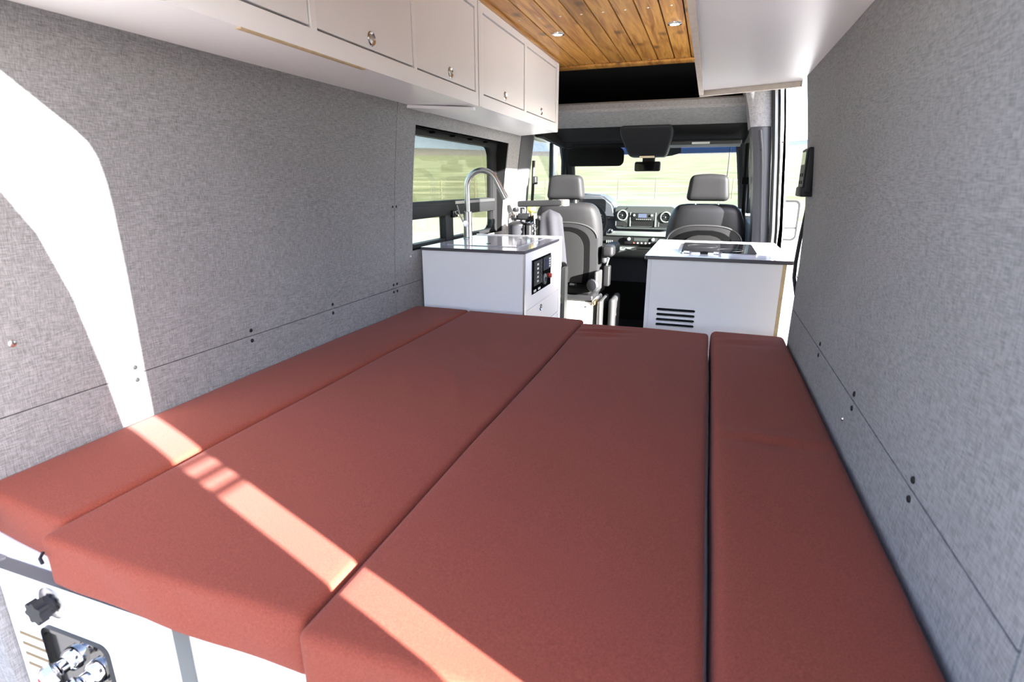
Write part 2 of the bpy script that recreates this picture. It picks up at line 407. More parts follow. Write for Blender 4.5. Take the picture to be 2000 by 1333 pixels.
# rear frame: opening with rounded upper corners (right one shapes the sunlight on the wall)
def rear_frame():
    inner = [(.345, -.3), (.352, .6), (.352, 1.2), (.345, 1.55), (.332, 1.70), (.318, 1.755), (.29, 1.80), (.25, 1.818), (.18, 1.823)]
    mir = [(2 * MID - x, z) for x, z in inner[::-1]]
    inn = inner + mir
    outx = lambda z: .478 - max(0, z - 1.0) ** 1.4 * 0.10
    out = [(outx(z), z) for _, z in inner[:5]] + [(.385, 2.0), (.34, 2.2), (.0, 2.2), (-.1, 2.2)]
    outm = [(2 * MID - x, z) for x, z in out[::-1]]
    bm = bmesh.new(); O = out + outm
    f0 = [bm.verts.new((x, YR - .02, z)) for x, z in inn]; f1 = [bm.verts.new((x, YR + .05, z)) for x, z in inn]
    g0 = [bm.verts.new((x, YR - .02, z)) for x, z in O]; g1 = [bm.verts.new((x, YR + .05, z)) for x, z in O]
    for i in range(len(inn) - 1):
        for A, B in ((f0, g0), (g0, g1), (g1, f1), (f1, f0)):
            bm.faces.new([A[i], A[i + 1], B[i + 1], B[i]])
    return struct(finish('door_frame_rear', bm, 'white_paint'), 'white frame of the open rear doorway')
rear_frame()
box_o = box('wall_outer_rear', -1.45, .42, YR - .02, YR + .05, -.35, -.06, 'white_paint'); struct(box_o, 'white sill under the rear doorway')
# front of the cab
struct(prism('wall_front', [(5.45, -.3), (5.45, .95), (5.85, 1.0), (6.45, .75), (6.5, -.3)], 'x', -1.45, .42, 'white_paint'), 'white painted nose of the van below the windscreen')

# open rear door on the passenger side, held at a right angle by its hinges
hz = [(-.28, .255), (.6, .240), (1.168, .225), (1.343, .203), (1.54, .168), (1.685, .125), (1.776, .075), (1.83, .0), (1.85, -.1)]
dpoly = [(y, z) for z, y in hz] + [(-.46, 1.85), (-.50, 1.80), (-.50, -.28)]
for nm, sg, lab in (('door_3', 1, 'white rear van door swung open beside the rear doorway'),):
    X = (lambda x: x) if sg > 0 else (lambda x: 2 * MID - x)
    rd = thing(nm, (X(.42), -.25, -.3), lab, 'door')
    finish('door_panel', prism_bm(dpoly, 'x', X(.375), X(.43)), 'white_paint', rd)
    finish('added_door_lining', prism_bm([(y - .05, z) for y, z in dpoly[1:7]] + [(-.44, 1.70), (-.44, .6)], 'x', X(.366), X(.3745)), 'charcoal', rd)  # out of view, added dark to cut light bounced off the door
    xa, xb = sorted((X(.380), X(.400)))
    for z in (0.30, 1.05):
        hg = box('hinge', xa, xb, .20, .352, z - .026, z - .020, 'white_paint', rd)
        box('hinge_leaf', xa, xb, .20, .352, z - .003, z + .003, 'white_paint', hg)
        box('hinge_leaf', xa, xb, .20, .352, z + .020, z + .026, 'white_paint', hg)
        lathe('hinge_pin', ROD(.006, .056), (X(.390), .345, z - .028), (0, 0, 1), 'steel', hg, 12)
# sliding door, pushed back along the outside of the van
sl = thing('door_4', (.53, 2.0, -.2), 'white sliding door pushed back along the outside of the van', 'door')
lean = lambda z: max(0, z - 1.0) ** 1.4 * 0.10
bm = grid_solid([1.30, 1.38, 2.60, 2.68], [-.25, .3, 1.0, 1.25, 1.5, 1.75, 1.88], lambda u, v: (.505 - lean(v), u, v), (.06, 0, 0)); finish('door_panel', bm, 'white_paint', sl)
tube('door_rubber', [(.505 - lean(z), 2.684, z) for z in (-.25, .3, 1.0, 1.25, 1.5, 1.75, 1.88)], .01, 'rubber', sl, 8)
box('roller_arm', .44, .51, 2.30, 2.36, .28, .33, 'steel', sl)

# ------------------------------------------------------------------ fabric walls
def wall_panel(parent, side, y0, y1, z0, z1, hole=None, name='wall_panel'):
    f = XL if side == 'L' else XR
    nz = max(2, int((z1 - z0) / .11))
    ys = sorted(set([y0, y1] + ([hole[0], hole[1]] if hole else []))); zs = set(lin(z0, z1, nz))
    if hole: zs |= {hole[2], hole[3]}
    zs = sorted(zs)
    sk = (lambda i, j: hole[0] - 1e-6 < ys[i] < hole[1] - 1e-6 and hole[2] - 1e-6 < zs[j] < hole[3] - 1e-6) if hole else (lambda i, j: False)
    bm = grid_solid(ys, zs, lambda u, v: (f(v), u, v), (-.014 if side == 'L' else .014, 0, 0), sk)
    return finish(name, bm, 'fabric_grey', parent, smooth=True, sharp=30)
def backing(name, side, y0, y1, label, hole=None):
    f = (lambda z: XL(z) - .018) if side == 'L' else (lambda z: XR(z) + .018)
    ys = sorted(set([y0, y1] + (list(hole[:2]) if hole else []))); zs = sorted(set([0.0, .5, .95, 1.12, 1.4, 1.6, 1.85, 2.1] + (list(hole[2:]) if hole else [])))
    sk = (lambda i, j: hole[0] - 1e-6 < ys[i] < hole[1] - 1e-6 and hole[2] - 1e-6 < zs[j] < hole[3] - 1e-6) if hole else (lambda i, j: False)
    bm = grid_solid(ys, zs, lambda u, v: (f(v), u, v), (-.02 if side == 'L' else .02, 0, 0), sk)
    return struct(finish(name, bm, 'black_plastic'), label)
WH = (2.44, 3.745, .925, 1.517)      # window opening in the left wall: y0,y1,z0,z1
wl = backing('wall_left', 'L', YR + .05, YB + .02, 'grey linen covered side wall with the window and seams', WH)
wall_panel(wl, 'L', YR + .06, 2.269, .766, 1.98)
wall_panel(wl, 'L', 2.272, YB + .02, .766, 1.98, WH)
wall_panel(wl, 'L', YR + .06, 2.269, .05, .763)
wall_panel(wl, 'L', 2.272, YB + .02, .05, .763)
def wall_screw(parent, side, y, z, r=.0065, mat='black_plastic'):
    f = XL if side == 'L' else XR; d = 1 if side == 'L' else -1
    return lathe('screw', [(r, -.002), (r, .0012), (r * .75, .0030), (0, .0036)], (f(z), y, z), (d, 0, 0), mat, parent, 10)
for y in (.96, 1.36, 1.79):
    for z in (.748, .783): wall_screw(wl, 'L', y, z)
for y in (2.255, 2.287):
    for z in (.748, .783, 1.148): wall_screw(wl, 'L', y, z)
wall_screw(wl, 'L', .706, .92, .008, 'screw_steel')
wall_screw(wl, 'L', 2.42, .90, .006, 'screw_steel')

YF = 2.36
wr = backing('wall_right', 'R', YR + .05, YF - .02, 'grey linen covered side wall beside the sliding door opening')
wall_panel(wr, 'R', .62, YF, .771, 1.64)
wall_panel(wr, 'R', .62, YF, .05, .767)
# rear pillar cover, paler
bm = grid_solid(lin(YR + .06, .615, 2), lin(.05, 1.64, 12), lambda u, v: (XR(v), u, v), (.014, 0, 0))
finish('pillar_cover', bm, 'fabric_grey', wr, smooth=True)
# the front end of the wall rolls outwards to the door opening
def endpos(u, v):
    a = u * math.radians(80)
    bulge = .012 * math.exp(-((v - .62) / .35) ** 2)
    return (XR(v) + .07 * (1 - math.cos(a)) - bulge * math.sin(a), YF + .004 + (.07 + .05 * math.exp(-((v - .55) / .4) ** 2)) * math.sin(a), v)
bm = grid_solid(lin(0, 1, 5), lin(.05, 1.64, 16), endpos, (.012, -.004, 0))
finish('wall_end_cover', bm, 'fabric_grey', wr, smooth=True)
for y in (.96, 1.36, 1.79):
    for z in (.752, .787): wall_screw(wr, 'R', y, z)
wall_screw(wr, 'R', 1.42, .70, .005, 'screw_steel')
wall_screw(wr, 'R', 2.38, .90, .006, 'screw_steel')
# rubber seal along the end of the wall
tube('door_seal', [(.366, YF + .05, 1.70), (.362, YF + .05, 1.3), (.357, YF + .05, 1.14), (.350, YF + .05, 1.05), (.346, YF + .05, .95), (.348, YF + .05, .89), (.37, YF + .06, .80), (.39, YF + .08, .3)], .007, 'rubber', wr, 8)

# ------------------------------------------------------------------ window_1 (driver-side half slider)
w1 = struct(ring_prism('window_1', rrect(WH[0] - .03, WH[1] + .02, WH[2] - .03, WH[3] + .02, .03), rrect(WH[0] + .025, WH[1] - .075, WH[2] + .02, WH[3] - .028, .07), 'x', -1.47, -1.425, 'black_plastic'),
            'black framed half slider window behind the tap')
WL[w1] = Vector(w1.location)
wx = -1.446
box('reveal_top', -1.46, -1.335, WH[0], WH[1], WH[3], WH[3] + .008, 'black_matte', w1)
box('reveal_bottom', -1.46, -1.385, WH[0], WH[1], WH[2] - .008, WH[2], 'black_plastic', w1)
for nm, ya, yb in (('reveal_front', WH[1] - .004, WH[1] + .006), ('reveal_rear', WH[0] - .006, WH[0])):
    finish(nm, grid_solid([ya, yb], lin(WH[2], WH[3], 6), lambda u, v: (XL(v) - .006, u, v), (-.075, 0, 0)), 'black_matte', w1)
for k in range(5):
    y = WH[0] + .06 + k * .25
    box('clip', -1.43, -1.40, y, y + .018, WH[3] - .012, WH[3] + .001, 'black_gloss', w1)
box('upper_pane', wx - .003, wx + .003, WH[0] + .01, WH[1] - .06, 1.15, WH[3] - .02, 'glass_tint', w1)
mr = box('mid_rail', -1.465, -1.415, WH[0] + .01, WH[1] - .06, 1.072, 1.158, 'black_plastic', w1, .004)
box('rail_strip', -1.417, -1.411, 3.02, WH[1] - .08, 1.135, 1.152, 'steel', mr)
box('rail_groove', -1.417, -1.412, WH[0] + .02, 3.0, 1.138, 1.143, 'charcoal', mr)
box('slider_post', -1.462, -1.418, 2.90, 3.00, .93, 1.10, 'charcoal', w1, .004)
box('lower_pane', wx - .003, wx + .003, WH[0] + .01, 2.90, .935, 1.10, 'glass_tint', w1)
box('lower_pane', wx - .003, wx + .003, 3.00, WH[1] - .06, .935, 1.10, 'glass_tint', w1)
box('latch', -1.418, -1.395, 2.96, 3.02, 1.06, 1.10, 'black_gloss', w1, .004)

# ------------------------------------------------------------------ cedar ceiling
CZ = 2.045
ce = struct(box('ceiling', -1.26, .24, YR + .05, 4.16, CZ + .013, CZ + .05, 'black_matte'), 'amber cedar plank ceiling')
gx = [-1.148, -1.042] + [-.936 + .1058 * k for k in range(9)] + [.1]
for a, b in zip(gx, gx[1:]):
    box('plank', a + .0035, b - .0035, YR + .06, 4.14, CZ, CZ + .013, 'cedar', ce, .0012, 1)
box('end_board', -1.15, .1, 4.095, 4.20, CZ - .014, CZ - .001, 'cedar', ce, .002)
box('edge_strip', -1.055, -1.030, YR + .06, 4.1, CZ - .010, CZ, 'cedar', ce, .002)
PROF = [(.0065, .002), (.0065, -.001), (.004, -.003), (0, -.0035)]
base = None
for a, b in zip(gx, gx[1:]):
    for y, z in ((2.94, CZ), (4.075, CZ)):
        base = lathe('screw', PROF, ((a + b) / 2, y, z), (0, 0, 1), 'screw_steel', ce, 8) if a > -1.1 and b < .05 else base
for x in (-.985, -.88, -.63, -.40, -.19): lathe('screw', PROF, (x, 4.15, CZ - .014), (0, 0, 1), 'screw_steel', ce, 8)
for x, nm in ((-.87, 'beside the hanging white cabinets'), (-.25, 'beside the bare white shelf box')):
    t = thing('ceiling_light', (x, 3.25, CZ - .004), 'small round chrome rimmed ceiling light in the planks ' + nm, 'light', 'recessed ceiling lights')
    lathe('rim', [(.024, -.001), (.026, -.004), (.036, -.002), (.037, .004), (.024, .004)], (x, 3.25, CZ - .004), (0, 0, 1), 'chrome', t, 24)
    lathe('lens', [(0, -.002), (.024, -.002), (.024, .003)], (x, 3.25, CZ - .004), (0, 0, 1), 'led', t, 24)

# ------------------------------------------------------------------ overhead cabinets (driver side)
FX = -1.052                                   # face of the cabinets
def overhead(root, y0, y1, doors, zb, zt, taper=0.0, knobs=()):
    """carcass + face frame with door openings + inset doors; TAPER drops the underside at the wall"""
    ys = sorted({y0, y1} | {d[0] for d in doors} | {d[1] for d in doors}); zs = [zb, 1.652, 2.0, zt]
    def sk(i, j): return j == 1 and any(abs(ys[i] - d[0]) < 1e-6 for d in doors)
    bm = grid_solid(ys, zs, lambda u, v: (FX, u, v), (-.018, 0, 0), sk)
    finish('face_frame', bm, 'laminate_white', root)
    wx_ = XL(zb) + .001
    bm = prism_bm([(wx_, zb - taper), (FX - .018, zb + .001), (FX - .018, zb + .016), (wx_, zb + .016)], 'y', y0, y1)
    finish('underside', bm, 'laminate_white', root)
    for y in (y0, y1 - .018):
        bm = prism_bm([(XL(zb) + .001, zb + .016), (FX - .018, zb + .016), (FX - .018, zt), (XL(zt) + .001, zt)], 'y', y, y + .018)
        finish('side_panel', bm, 'laminate_white', root)
    finish('gap_shade_sheet', grid_solid([y0 + .02, y1 - .02], [1.62, 2.02], lambda u, v: (FX - .030, u, v), (-.002, 0, 0)), 'black_matte', root)  # black sheet added behind the doors, stands in for shade in the gaps
    for d, k in zip(doors, knobs):
        g = .0045
        dr = box('cabinet_door', FX - .0195, FX - .0025, d[0] + g * .6, d[1] - g * 1.4, 1.652 + g * 1.6, 2.0 - g * 1.6, 'laminate_front', root, .001, 1)
        if k:
            kn = lathe('latch_ring', [(.014, -.002), (.014, .001), (.019, .005), (.022, .002), (.022, -.001)], (FX - .0025, k, 1.690), (1, 0, 0), 'chrome', dr, 24)
            lathe('latch_button', [(.014, 0), (.0135, .0015), (.007, .003), (0, .0032)], (FX - .0025, k, 1.690), (1, 0, 0), 'steel', dr, 20)
ca = thing('overhead_cabinet', (-1.2, 1.5, 1.592), 'long white overhead cabinet with three flush doors in a row', 'cabinet', 'overhead cabinets')
overhead(ca, .40, 2.535, [(.80, 1.372), (1.396, 1.935), (1.955, 2.505)], 1.597, CZ - .008, 0.004, (1.10, 1.665, 2.242))
box('wood_edge', FX - .016, FX - .001, 1.12, 1.62, 1.5935, 1.598, 'plywood', ca)
cb = thing('overhead_cabinet', (-1.2, 3.2, 1.58), 'shorter white overhead cabinet with two doors above the sink window', 'cabinet', 'overhead cabinets')
overhead(cb, 2.54, 3.965, [(2.60, 3.222), (3.262, 3.922)], 1.597, CZ - .008, 0.016, (2.90, 3.57))
box('end_strip', FX, FX + .004, 3.945, 3.966, 1.60, CZ - .01, 'laminate_front', cb, .001, 1)
box('divider_strip', FX, FX + .004, 2.538, 2.566, 1.598, CZ - .01, 'laminate_front', cb, .001, 1)
finish('ledge', prism_bm([(-1.33, 2.345), (FX - .02, 2.52), (FX - .02, 2.545), (-1.33, 2.545)], 'z', 1.5795, 1.592), 'laminate_white', cb)

# ------------------------------------------------------------------ white shelf box (passenger side)
sb = thing('overhead_shelf_box', (.1, 1.6, 1.60), 'plain white overhead box with bare plywood edge above the bed', 'cabinet')
zb = 1.619
def sk_pos(y): return 2.60 if y > 1 else y
bm = prism_bm([(-.062, .55), (XR(zb) - .001, .55), (XR(zb) - .001, 2.455), (-.062, 2.585)], 'z', zb, zb + .016); finish('underside', bm, 'laminate_white', sb)
bm = prism_bm([(-.078, .55), (-.062, .55), (-.062, 2.59), (-.078, 2.596)], 'z', zb - .014, CZ - .01); finish('inner_panel', bm, 'laminate_white', sb)
bm = prism_bm([(-.0785, .55), (-.0615, .55), (-.0615, 2.56), (-.0785, 2.56)], 'z', zb - .019, zb - .0142); finish('plywood_edge', bm, 'plywood_pale', sb)
bm = prism_bm([(-.078, 2.585), (XR(zb) - .001, 2.455), (XR(zb) - .001, 2.475), (-.078, 2.61)], 'z', zb - .019, zb + .014)
bmesh.ops.bevel(bm, geom=[e for e in bm.edges if abs((e.verts[0].co - e.verts[1].co).z) > .02], offset=.006, segments=2, affect='EDGES'); finish('end_lip', bm, 'plywood_pale', sb, smooth=True)
bm = prism_bm([(-.078, 2.592), (XR(zb + .05) - .001, 2.462), (XR(zb + .05) - .001, 2.474), (-.078, 2.604)], 'z', zb + .0145, CZ - .01); finish('end_panel', bm, 'laminate_white', sb)

# ------------------------------------------------------------------ bed
BZ = .64
def cushion(label, x0, x1, y0, y1, seed, zt=BZ, dip=(0, 0), r=.015, wr=.004, lumps=()):
    L = y1 - y0; W = x1 - x0
    def warp(p):
        u = (p.x - x0) / W; v = (p.y - y0) / L; top = max(0, (p.z - (zt - .09)) / .09)
        q = p.copy()
        q.y += dip[0] * (1 - u) * (1 - v) + dip[1] * u * (1 - v)
        nz = noise.noise(Vector((p.x * 3 + seed, p.y * 2.2, seed * 1.7)))
        q.z += top * (.006 * (1 - (2 * u - 1) ** 4) * (1 - (2 * v - 1) ** 4) + wr * nz)
        q.x += .002 * noise.noise(Vector((seed, p.y * 4, p.z * 6)))
        if v < .03: q.y += .006 * noise.noise(Vector((p.x * 7, p.z * 14, seed)))
        for (cx, cy, ln, ang, a) in lumps:            # soft creases in the cover
            dx, dy = p.x - cx, p.y - cy; c, s = math.cos(ang), math.sin(ang)
            al = dx * c + dy * s; ac = -dx * s + dy * c
            q.z += top * a * math.exp(-(al / ln) ** 2) * math.exp(-(ac / .020) ** 2)
        return q
    t = thing('bed_cushion', ((x0 + x1) / 2, (y0 + y1) / 2, zt - .108), label, 'cushion', 'rust red bed cushions')
    finish('cover', rbox_bm(x0, x1, y0, y1, zt - .108, zt, r, (max(8, int(W / .018)), int(L / .018), 4), warp), 'fabric_red', t, smooth=True, sharp=80)
    for xx in (x0 + .020, x1 - .020):                 # sewn edge seam
        tube('seam', [warp(Vector((xx, y, zt - .0022))) for y in lin(y0 + .03, y1 - .03, 40)], .0013, 'fabric_red', t, 5)
    return t
cushion('narrow rust red cushion along the wall with the window', -1.392, -1.090, .555, 2.462, 1.0, dip=(.03, 0))
c2 = cushion('wide rust red cushion between narrow wall cushion and its wide twin, reaching the sink cabinet', -1.087, -.500, .505, 2.455, 2.3, dip=(.01, 0), lumps=((-.70, 1.72, .11, 2.3, -.006), (-.76, 1.55, .15, 2.2, .007), (-.66, 1.38, .10, 2.0, .005), (-.62, 1.62, .09, 2.5, .005)))
cushion('wide rust red cushion reaching the dark aisle behind the driver seat', -.497, .050, .49, 2.39, 4.1, lumps=((-.38, 2.28, .10, .15, .007), (-.38, 2.245, .10, .1, -.007), (-.40, 2.21, .08, .05, .006), (-.36, 2.17, .09, .2, -.005)))
cushion('narrow rust red cushion along the wall beside the sliding door', .060, .349, .49, 2.44, 6.2, r=.022, lumps=((.2, 1.38, .15, .1, .005), (.2, 1.34, .12, 0, -.005), (.18, 2.3, .10, .3, .005), (.22, 2.24, .09, .2, -.004)))
tube('zip_pull', [(-1.074, .512, .612), (-1.070, .503, .606), (-1.060, .500, .600)], .003, 'black_plastic', c2, 6)
bp = thing('bed_platform', (-.5, 1.5, .0), 'white bed base carrying the four red cushions', 'bed')
box('deck', -1.392, .350, .548, 2.44, .512, .531, 'laminate_white', bp)
box('front_rail', -1.39, -.66, .548, .565, .05, .512, 'laminate_white', bp)
box('front_rail', -.66, .352, .585, .605, .05, .512, 'laminate_white', bp)
box('centre_post', -.66, -.63, .55, .585, .05, .512, 'laminate_front', bp)
box('end_panel', -1.39, .352, 2.40, 2.42, .05, .512, 'laminate_white', bp)
# service box front at the left end
sv = thing('service_panel', (-1.05, .52, .05), 'white panel with drain knob and outdoor shower below the bed', 'panel')
box('panel', -1.262, -.795, .520, .5445, .05, .527, 'laminate_white', sv, .002)
box('edge_band', -1.262, -.795, .5195, .545, .5272, .5285, 'silver_plastic', sv)
box('side_band', -.7949, -.7935, .5195, .545, .05, .5285, 'silver_plastic', sv)
prism('wheel_box_cover', [(-1.392, .05), (-1.263, .05), (-1.268, .53), (-1.392, .53)], 'y', .50, .544, 'fabric_grey', wl)
kc = (-1.105, .520, .487)
kn = lathe('knob_plate', [(.034, 0), (.034, .003), (.028, .006), (.0, .006)], kc, (0, -1, 0), 'steel_dark', sv, 28)
lathe('knob_boss', ROD(.019, .012), (kc[0], .515, kc[2]), (0, -1, 0), 'charcoal', kn, 20)
bm = bmesh.new(); NK = 28
prism_bm([((.024 if (k // 2) % 2 else .019) * math.cos(2 * math.pi * k / NK) + kc[0], (.024 if (k // 2) % 2 else .019) * math.sin(2 * math.pi * k / NK) + kc[2]) for k in range(NK)], 'y', .487, .504, bm)
finish('knob_grip', bm, 'charcoal', kn)
pl = ring_prism('shower_frame', rrect(-1.155, -.975, .235, .425, .022), rrect(-1.147, -.983, .243, .417, .018), 'y', .512, .5205, 'black_gloss', sv)
finish('shower_well', prism_bm(rrect(-1.148, -.982, .242, .418, .018), 'y', .5165, .5215), 'black_gloss', pl)
for x, z, c in ((-1.075, .372, 'red_plastic'), (-1.012, .362, 'screen')):
    tp = lathe('tap_body', [(0, 0), (.024, 0), (.022, .012), (.015, .018), (.015, .03), (.0, .03)], (x, .5165, z), (0, -1, 0), 'chrome', pl, 20)
    lathe('tap_knob', [(0, 0), (.012, 0), (.020, .006), (.020, .020), (.014, .026), (0, .026)], (x, .4865, z), (-.35, -1, -.25), 'chrome', pl, 8)
    lathe('tap_dot', [(.007, 0), (.006, .002), (0, .002)], (x - .009, .4605, z - .0065), (-.35, -1, -.25), c, pl, 12)
tube('shower_hose', [(-1.06, .505, .31), (-1.05, .475, .30), (-1.03, .47, .32), (-1.01, .48, .345), (-1.0, .50, .35)], .009, 'chrome', pl, 10)
for k in range(4):
    z = .372 - k * .026
    box('vent_slot', -1.24, -1.165, .5185, .5203, z, z + .006, 'vent_wood', sv)

# ------------------------------------------------------------------ sink cabinet
SX, SY0, SY1, ST = -.826, 2.535, 3.28, .920
sc = thing('sink_cabinet', (-1.1, 2.9, 0), 'white sink cabinet with black control panel and drawers', 'cabinet')
box('rear_panel', -1.383, SX, SY0, SY0 + .018, 0, ST, 'laminate_white', sc)
box('front_panel', -1.383, SX, SY1 - .018, SY1, 0, ST + .022, 'laminate_white', sc)
box('corner_strip', SX - .004, SX + .0045, SY0 - .002, SY0 + .010, 0, ST, 'steel', sc)
DZ = [(.485, .628), (.30, .475), (.05, .290)]
zs = sorted({0.0, ST} | {z for d in DZ for z in d}); ys = [SY0 + .018, SY0 + .045, SY1 - .06, SY1 - .018]
bm = grid_solid(ys, zs, lambda u, v: (SX, u, v), (-.016, 0, 0), lambda i, j: i == 1 and any(abs(zs[j] - d[0]) < 1e-6 for d in DZ))
finish('side_frame', bm, 'laminate_white', sc)
finish('gap_shade_sheet', grid_solid([SY0 + .03, SY1 - .03], [.02, .66], lambda u, v: (SX - .024, u, v), (-.002, 0, 0)), 'black_matte', sc)  # black sheet added to darken the drawer gaps like shade
for k, (a, b) in enumerate(DZ):
    d = box('drawer', SX - .017, SX - .001, SY0 + .0475, SY1 - .0625, a + .0038, b - .0038, 'laminate_front', sc, .001, 1)
    if k == 0:
        lathe('drawer_latch', [(.012, -.002), (.012, .001), (.0165, .005), (.019, .002), (.019, -.001)], (SX - .001, 2.84, .592), (1, 0, 0), 'chrome', d, 20)
        lathe('latch_button', [(.012, 0), (.006, .002), (0, .002)], (SX - .001, 2.84, .592), (1, 0, 0), 'black_plastic', d, 16)
    else: lathe('drawer_latch', [(.0, .003), (.016, .003), (.019, -.001)], (SX - .001, 2.84, b - .05), (1, 0, 0), 'chrome', d, 20)
cp = box('control_panel', SX, SX + .004, 2.665, 3.02, .694, .873, 'black_gloss', sc, .001, 1)
box('switch_module', SX + .004, SX + .008, 2.685, 2.835, .735, .862, 'black_plastic', cp, .001, 1)
for i in range(5):
    for y in (2.735, 2.795): box('switch', SX + .008, SX + .011, y, y + .022, .750 + i * .022, .760 + i * .022, 'dash_grey' if y > 2.75 else 'label_white', cp)
box('display_module', SX + .004, SX + .008, 2.860, 3.012, .792, .862, 'charcoal', cp, .001, 1)
box('display', SX + .008, SX + .0085, 2.875, 2.95, .80, .852, 'screen', cp)
for i in range(4): box('button', SX + .008, SX + .010, 2.968, 2.99, .80 + i * .014, .808 + i * .014, 'label_white', cp)
lathe('dial', [(0, .009), (.012, .009), (.012, .006), (.026, .007), (.030, .004), (.030, 0)], (SX + .004, 2.895, .742), (1, 0, 0), 'silver_plastic', cp, 24)
lathe('dial_screen', [(0, .0012), (.013, .001), (.013, 0)], (SX + .0128, 2.895, .742), (1, 0, 0), 'screen', cp, 16)
lathe('isolator_knob', [(0, .016), (.011, .014), (.014, .004), (.014, 0)], (SX + .004, 2.99, .748), (1, 0, 0), 'red_plastic', cp, 16)
for y in (2.71, 2.79): box('socket', SX + .004, SX + .006, y - .020, y + .020, .703, .714, 'label_white', cp)
sw = thing('sink_worktop', (-1.1, 2.9, ST), 'glossy lilac grey worktop with sink lid on the sink cabinet', 'worktop')
box('slab', -1.382, SX + .006, SY0 - .012, SY1 - .02, ST + .001, ST + .0165, 'counter_gloss', sw)
box('edge_band', -1.382, SX + .0068, SY0 - .0135, SY0 - .0121, ST + .001, ST + .0163, 'counter_edge', sw)
box('side_band', SX + .0061, SX + .0072, SY0 - .0135, SY1 - .02, ST + .001, ST + .0163, 'counter_edge', sw)
lid = box('sink_lid', -1.30, -.90, 2.66, 3.18, ST + .0166, ST + .0195, 'counter_gloss', sw, .001, 1)
lathe('lid_finger_hole', [(.014, 0), (.013, .0012), (0, .0014)], (-1.10, 2.76, ST + .0195), (0, 0, 1), 'black_plastic', lid, 16)
lathe('lid_rivet', [(.008, 0), (.007, .002), (0, .002)], (-1.02, 3.06, ST + .0195), (0, 0, 1), 'chrome', lid, 12)
# tap
fb = Vector((-1.335, 3.02, ST + .0170))
fa = thing('kitchen_tap', tuple(fb), 'brushed steel gooseneck tap standing on the sink worktop', 'tap')
lathe('base_flange', [(0, 0), (.030, 0), (.029, .005), (.024, .007), (0, .007)], fb, (0, 0, 1), 'steel', fa, 28)
lathe('body', [(0, .007), (.0255, .007), (.0255, .155), (.021, .157), (0, .157)], fb, (0, 0, 1), 'steel', fa, 24)
R = .092; pts = [fb + Vector((0, 0, .15)), fb + Vector((0, 0, .22)), fb + Vector((0, 0, .295))]
dirx = Vector((.97, .10, 0)).normalized()
for k in range(1, 15):
    a = math.radians(180 - k * 11.2); pts.append(fb + Vector((0, 0, .295)) + dirx * (R + R * math.cos(a)) + Vector((0, 0, R * math.sin(a))))
tdir = (pts[-1] - pts[-2]).normalized()
sn = [pts[-1] + tdir * .012]
tube('spout', pts + sn, .0160, 'steel', fa, 16)
q = pts[-1] + tdir * .008
lathe('spray_head', [(0, 0), (.0175, 0), (.0180, .045), (.0200, .085), (.0200, .105), (.015, .108), (0, .108)], q, tdir, 'steel', fa, 20)
hb_ = fb + Vector((-.006, -.012, .088))
lathe('mixer_hub', [(0, -.028), (.016, -.026), (.019, 0), (.017, .026), (0, .028)], hb_, (.35, -.95, 0), 'steel', fa, 20)
tube('mixer_lever', [hb_ + Vector((-.008, -.02, .010)), hb_ + Vector((-.03, -.025, .06)), hb_ + Vector((-.042, -.028, .105))], [.0055, .0045, .004], 'steel', fa, 10)

# ------------------------------------------------------------------ galley cabinet in the sliding doorway
gc = thing('galley_cabinet', (.05, 3.0, 0), 'white galley cabinet with slotted vent standing in the sliding doorway', 'cabinet')
GX0, GX1, GY0, GY1, GT = -.246, .340, 2.632, 3.40, .912
slots = [(.674 - k * .0245) for k in range(4)]
ys = [GX0 + .018, -.190, -.014, GX1 - .010]; zs = sorted({0.0, GT} | {s - .0070 for s in slots} | {s + .0070 for s in slots})
bm = grid_solid(ys, zs, lambda u, v: (u, GY0, v), (0, .016, 0), lambda i, j: i == 1 and any(abs(zs[j] - (s - .0070)) < 1e-6 for s in slots))
finish('rear_panel', bm, 'laminate_white', gc)
for s in slots:                                # rounded slot ends
    for x, d in ((-.190, 1), (-.014, -1)):
        b2 = bmesh.new()
        for zz in (1, -1): prism_bm([(x, s + zz * .0071), (x + d * .0070, s + zz * .0071), (x + d * .0020, s + zz * .0050), (x, s + zz * .0005)], 'y', GY0 + .0002, GY0 + .0158, b2)
        finish('slot_end', b2, 'laminate_white', gc)
box('fridge_back', -.21, .02, GY0 + .05, GY0 + .10, .45, .72, 'black_plastic', gc)
box('corner_post', GX0, GX0 + .0175, GY0 - .001, GY0 + .016, 0, GT, 'laminate_front', gc)
box('aisle_panel', GX0, GX0 + .016, GY0 + .0165, GY1, 0, GT, 'laminate_white', gc)
box('door_side_panel', GX1 - .0095, GX1 + .006, GY0 + .001, GY1, 0, GT, 'plywood', gc)
box('far_panel', GX0, GX1, GY1 - .016, GY1, 0, GT, 'laminate_white', gc)
gw = thing('galley_worktop', (.05, 3.0, GT), 'pale glossy worktop with dark edge on the galley cabinet', 'worktop')
bm = prism_bm(rrect(GX0 - .012, GX1 + .028, GY0 - .022, GY1 + .012, .012, 4), 'z', GT + .001, GT + .0175); finish('slab', bm, 'counter_white', gw)
bm = bmesh.new(); ring_out = rrect(GX0 - .0135, GX1 + .0295, GY0 - .0235, GY1 + .0135, .013, 4); ring_in = rrect(GX0 - .0119, GX1 + .0279, GY0 - .0219, GY1 + .0119, .012, 4)
ring_prism('edge_band', ring_out, ring_in, 'z', GT + .001, GT + .0172, 'counter_edge', gw)
ck = thing('cooktop', (.06, 2.97, GT + .0176), 'black glass cooktop set in the galley worktop', 'cooktop')
bm = prism_bm(rrect(-.105, .232, 2.765, 3.22, .012, 4), 'z', GT + .018, GT + .024); finish('glass_plate', bm, 'black_gloss', ck)
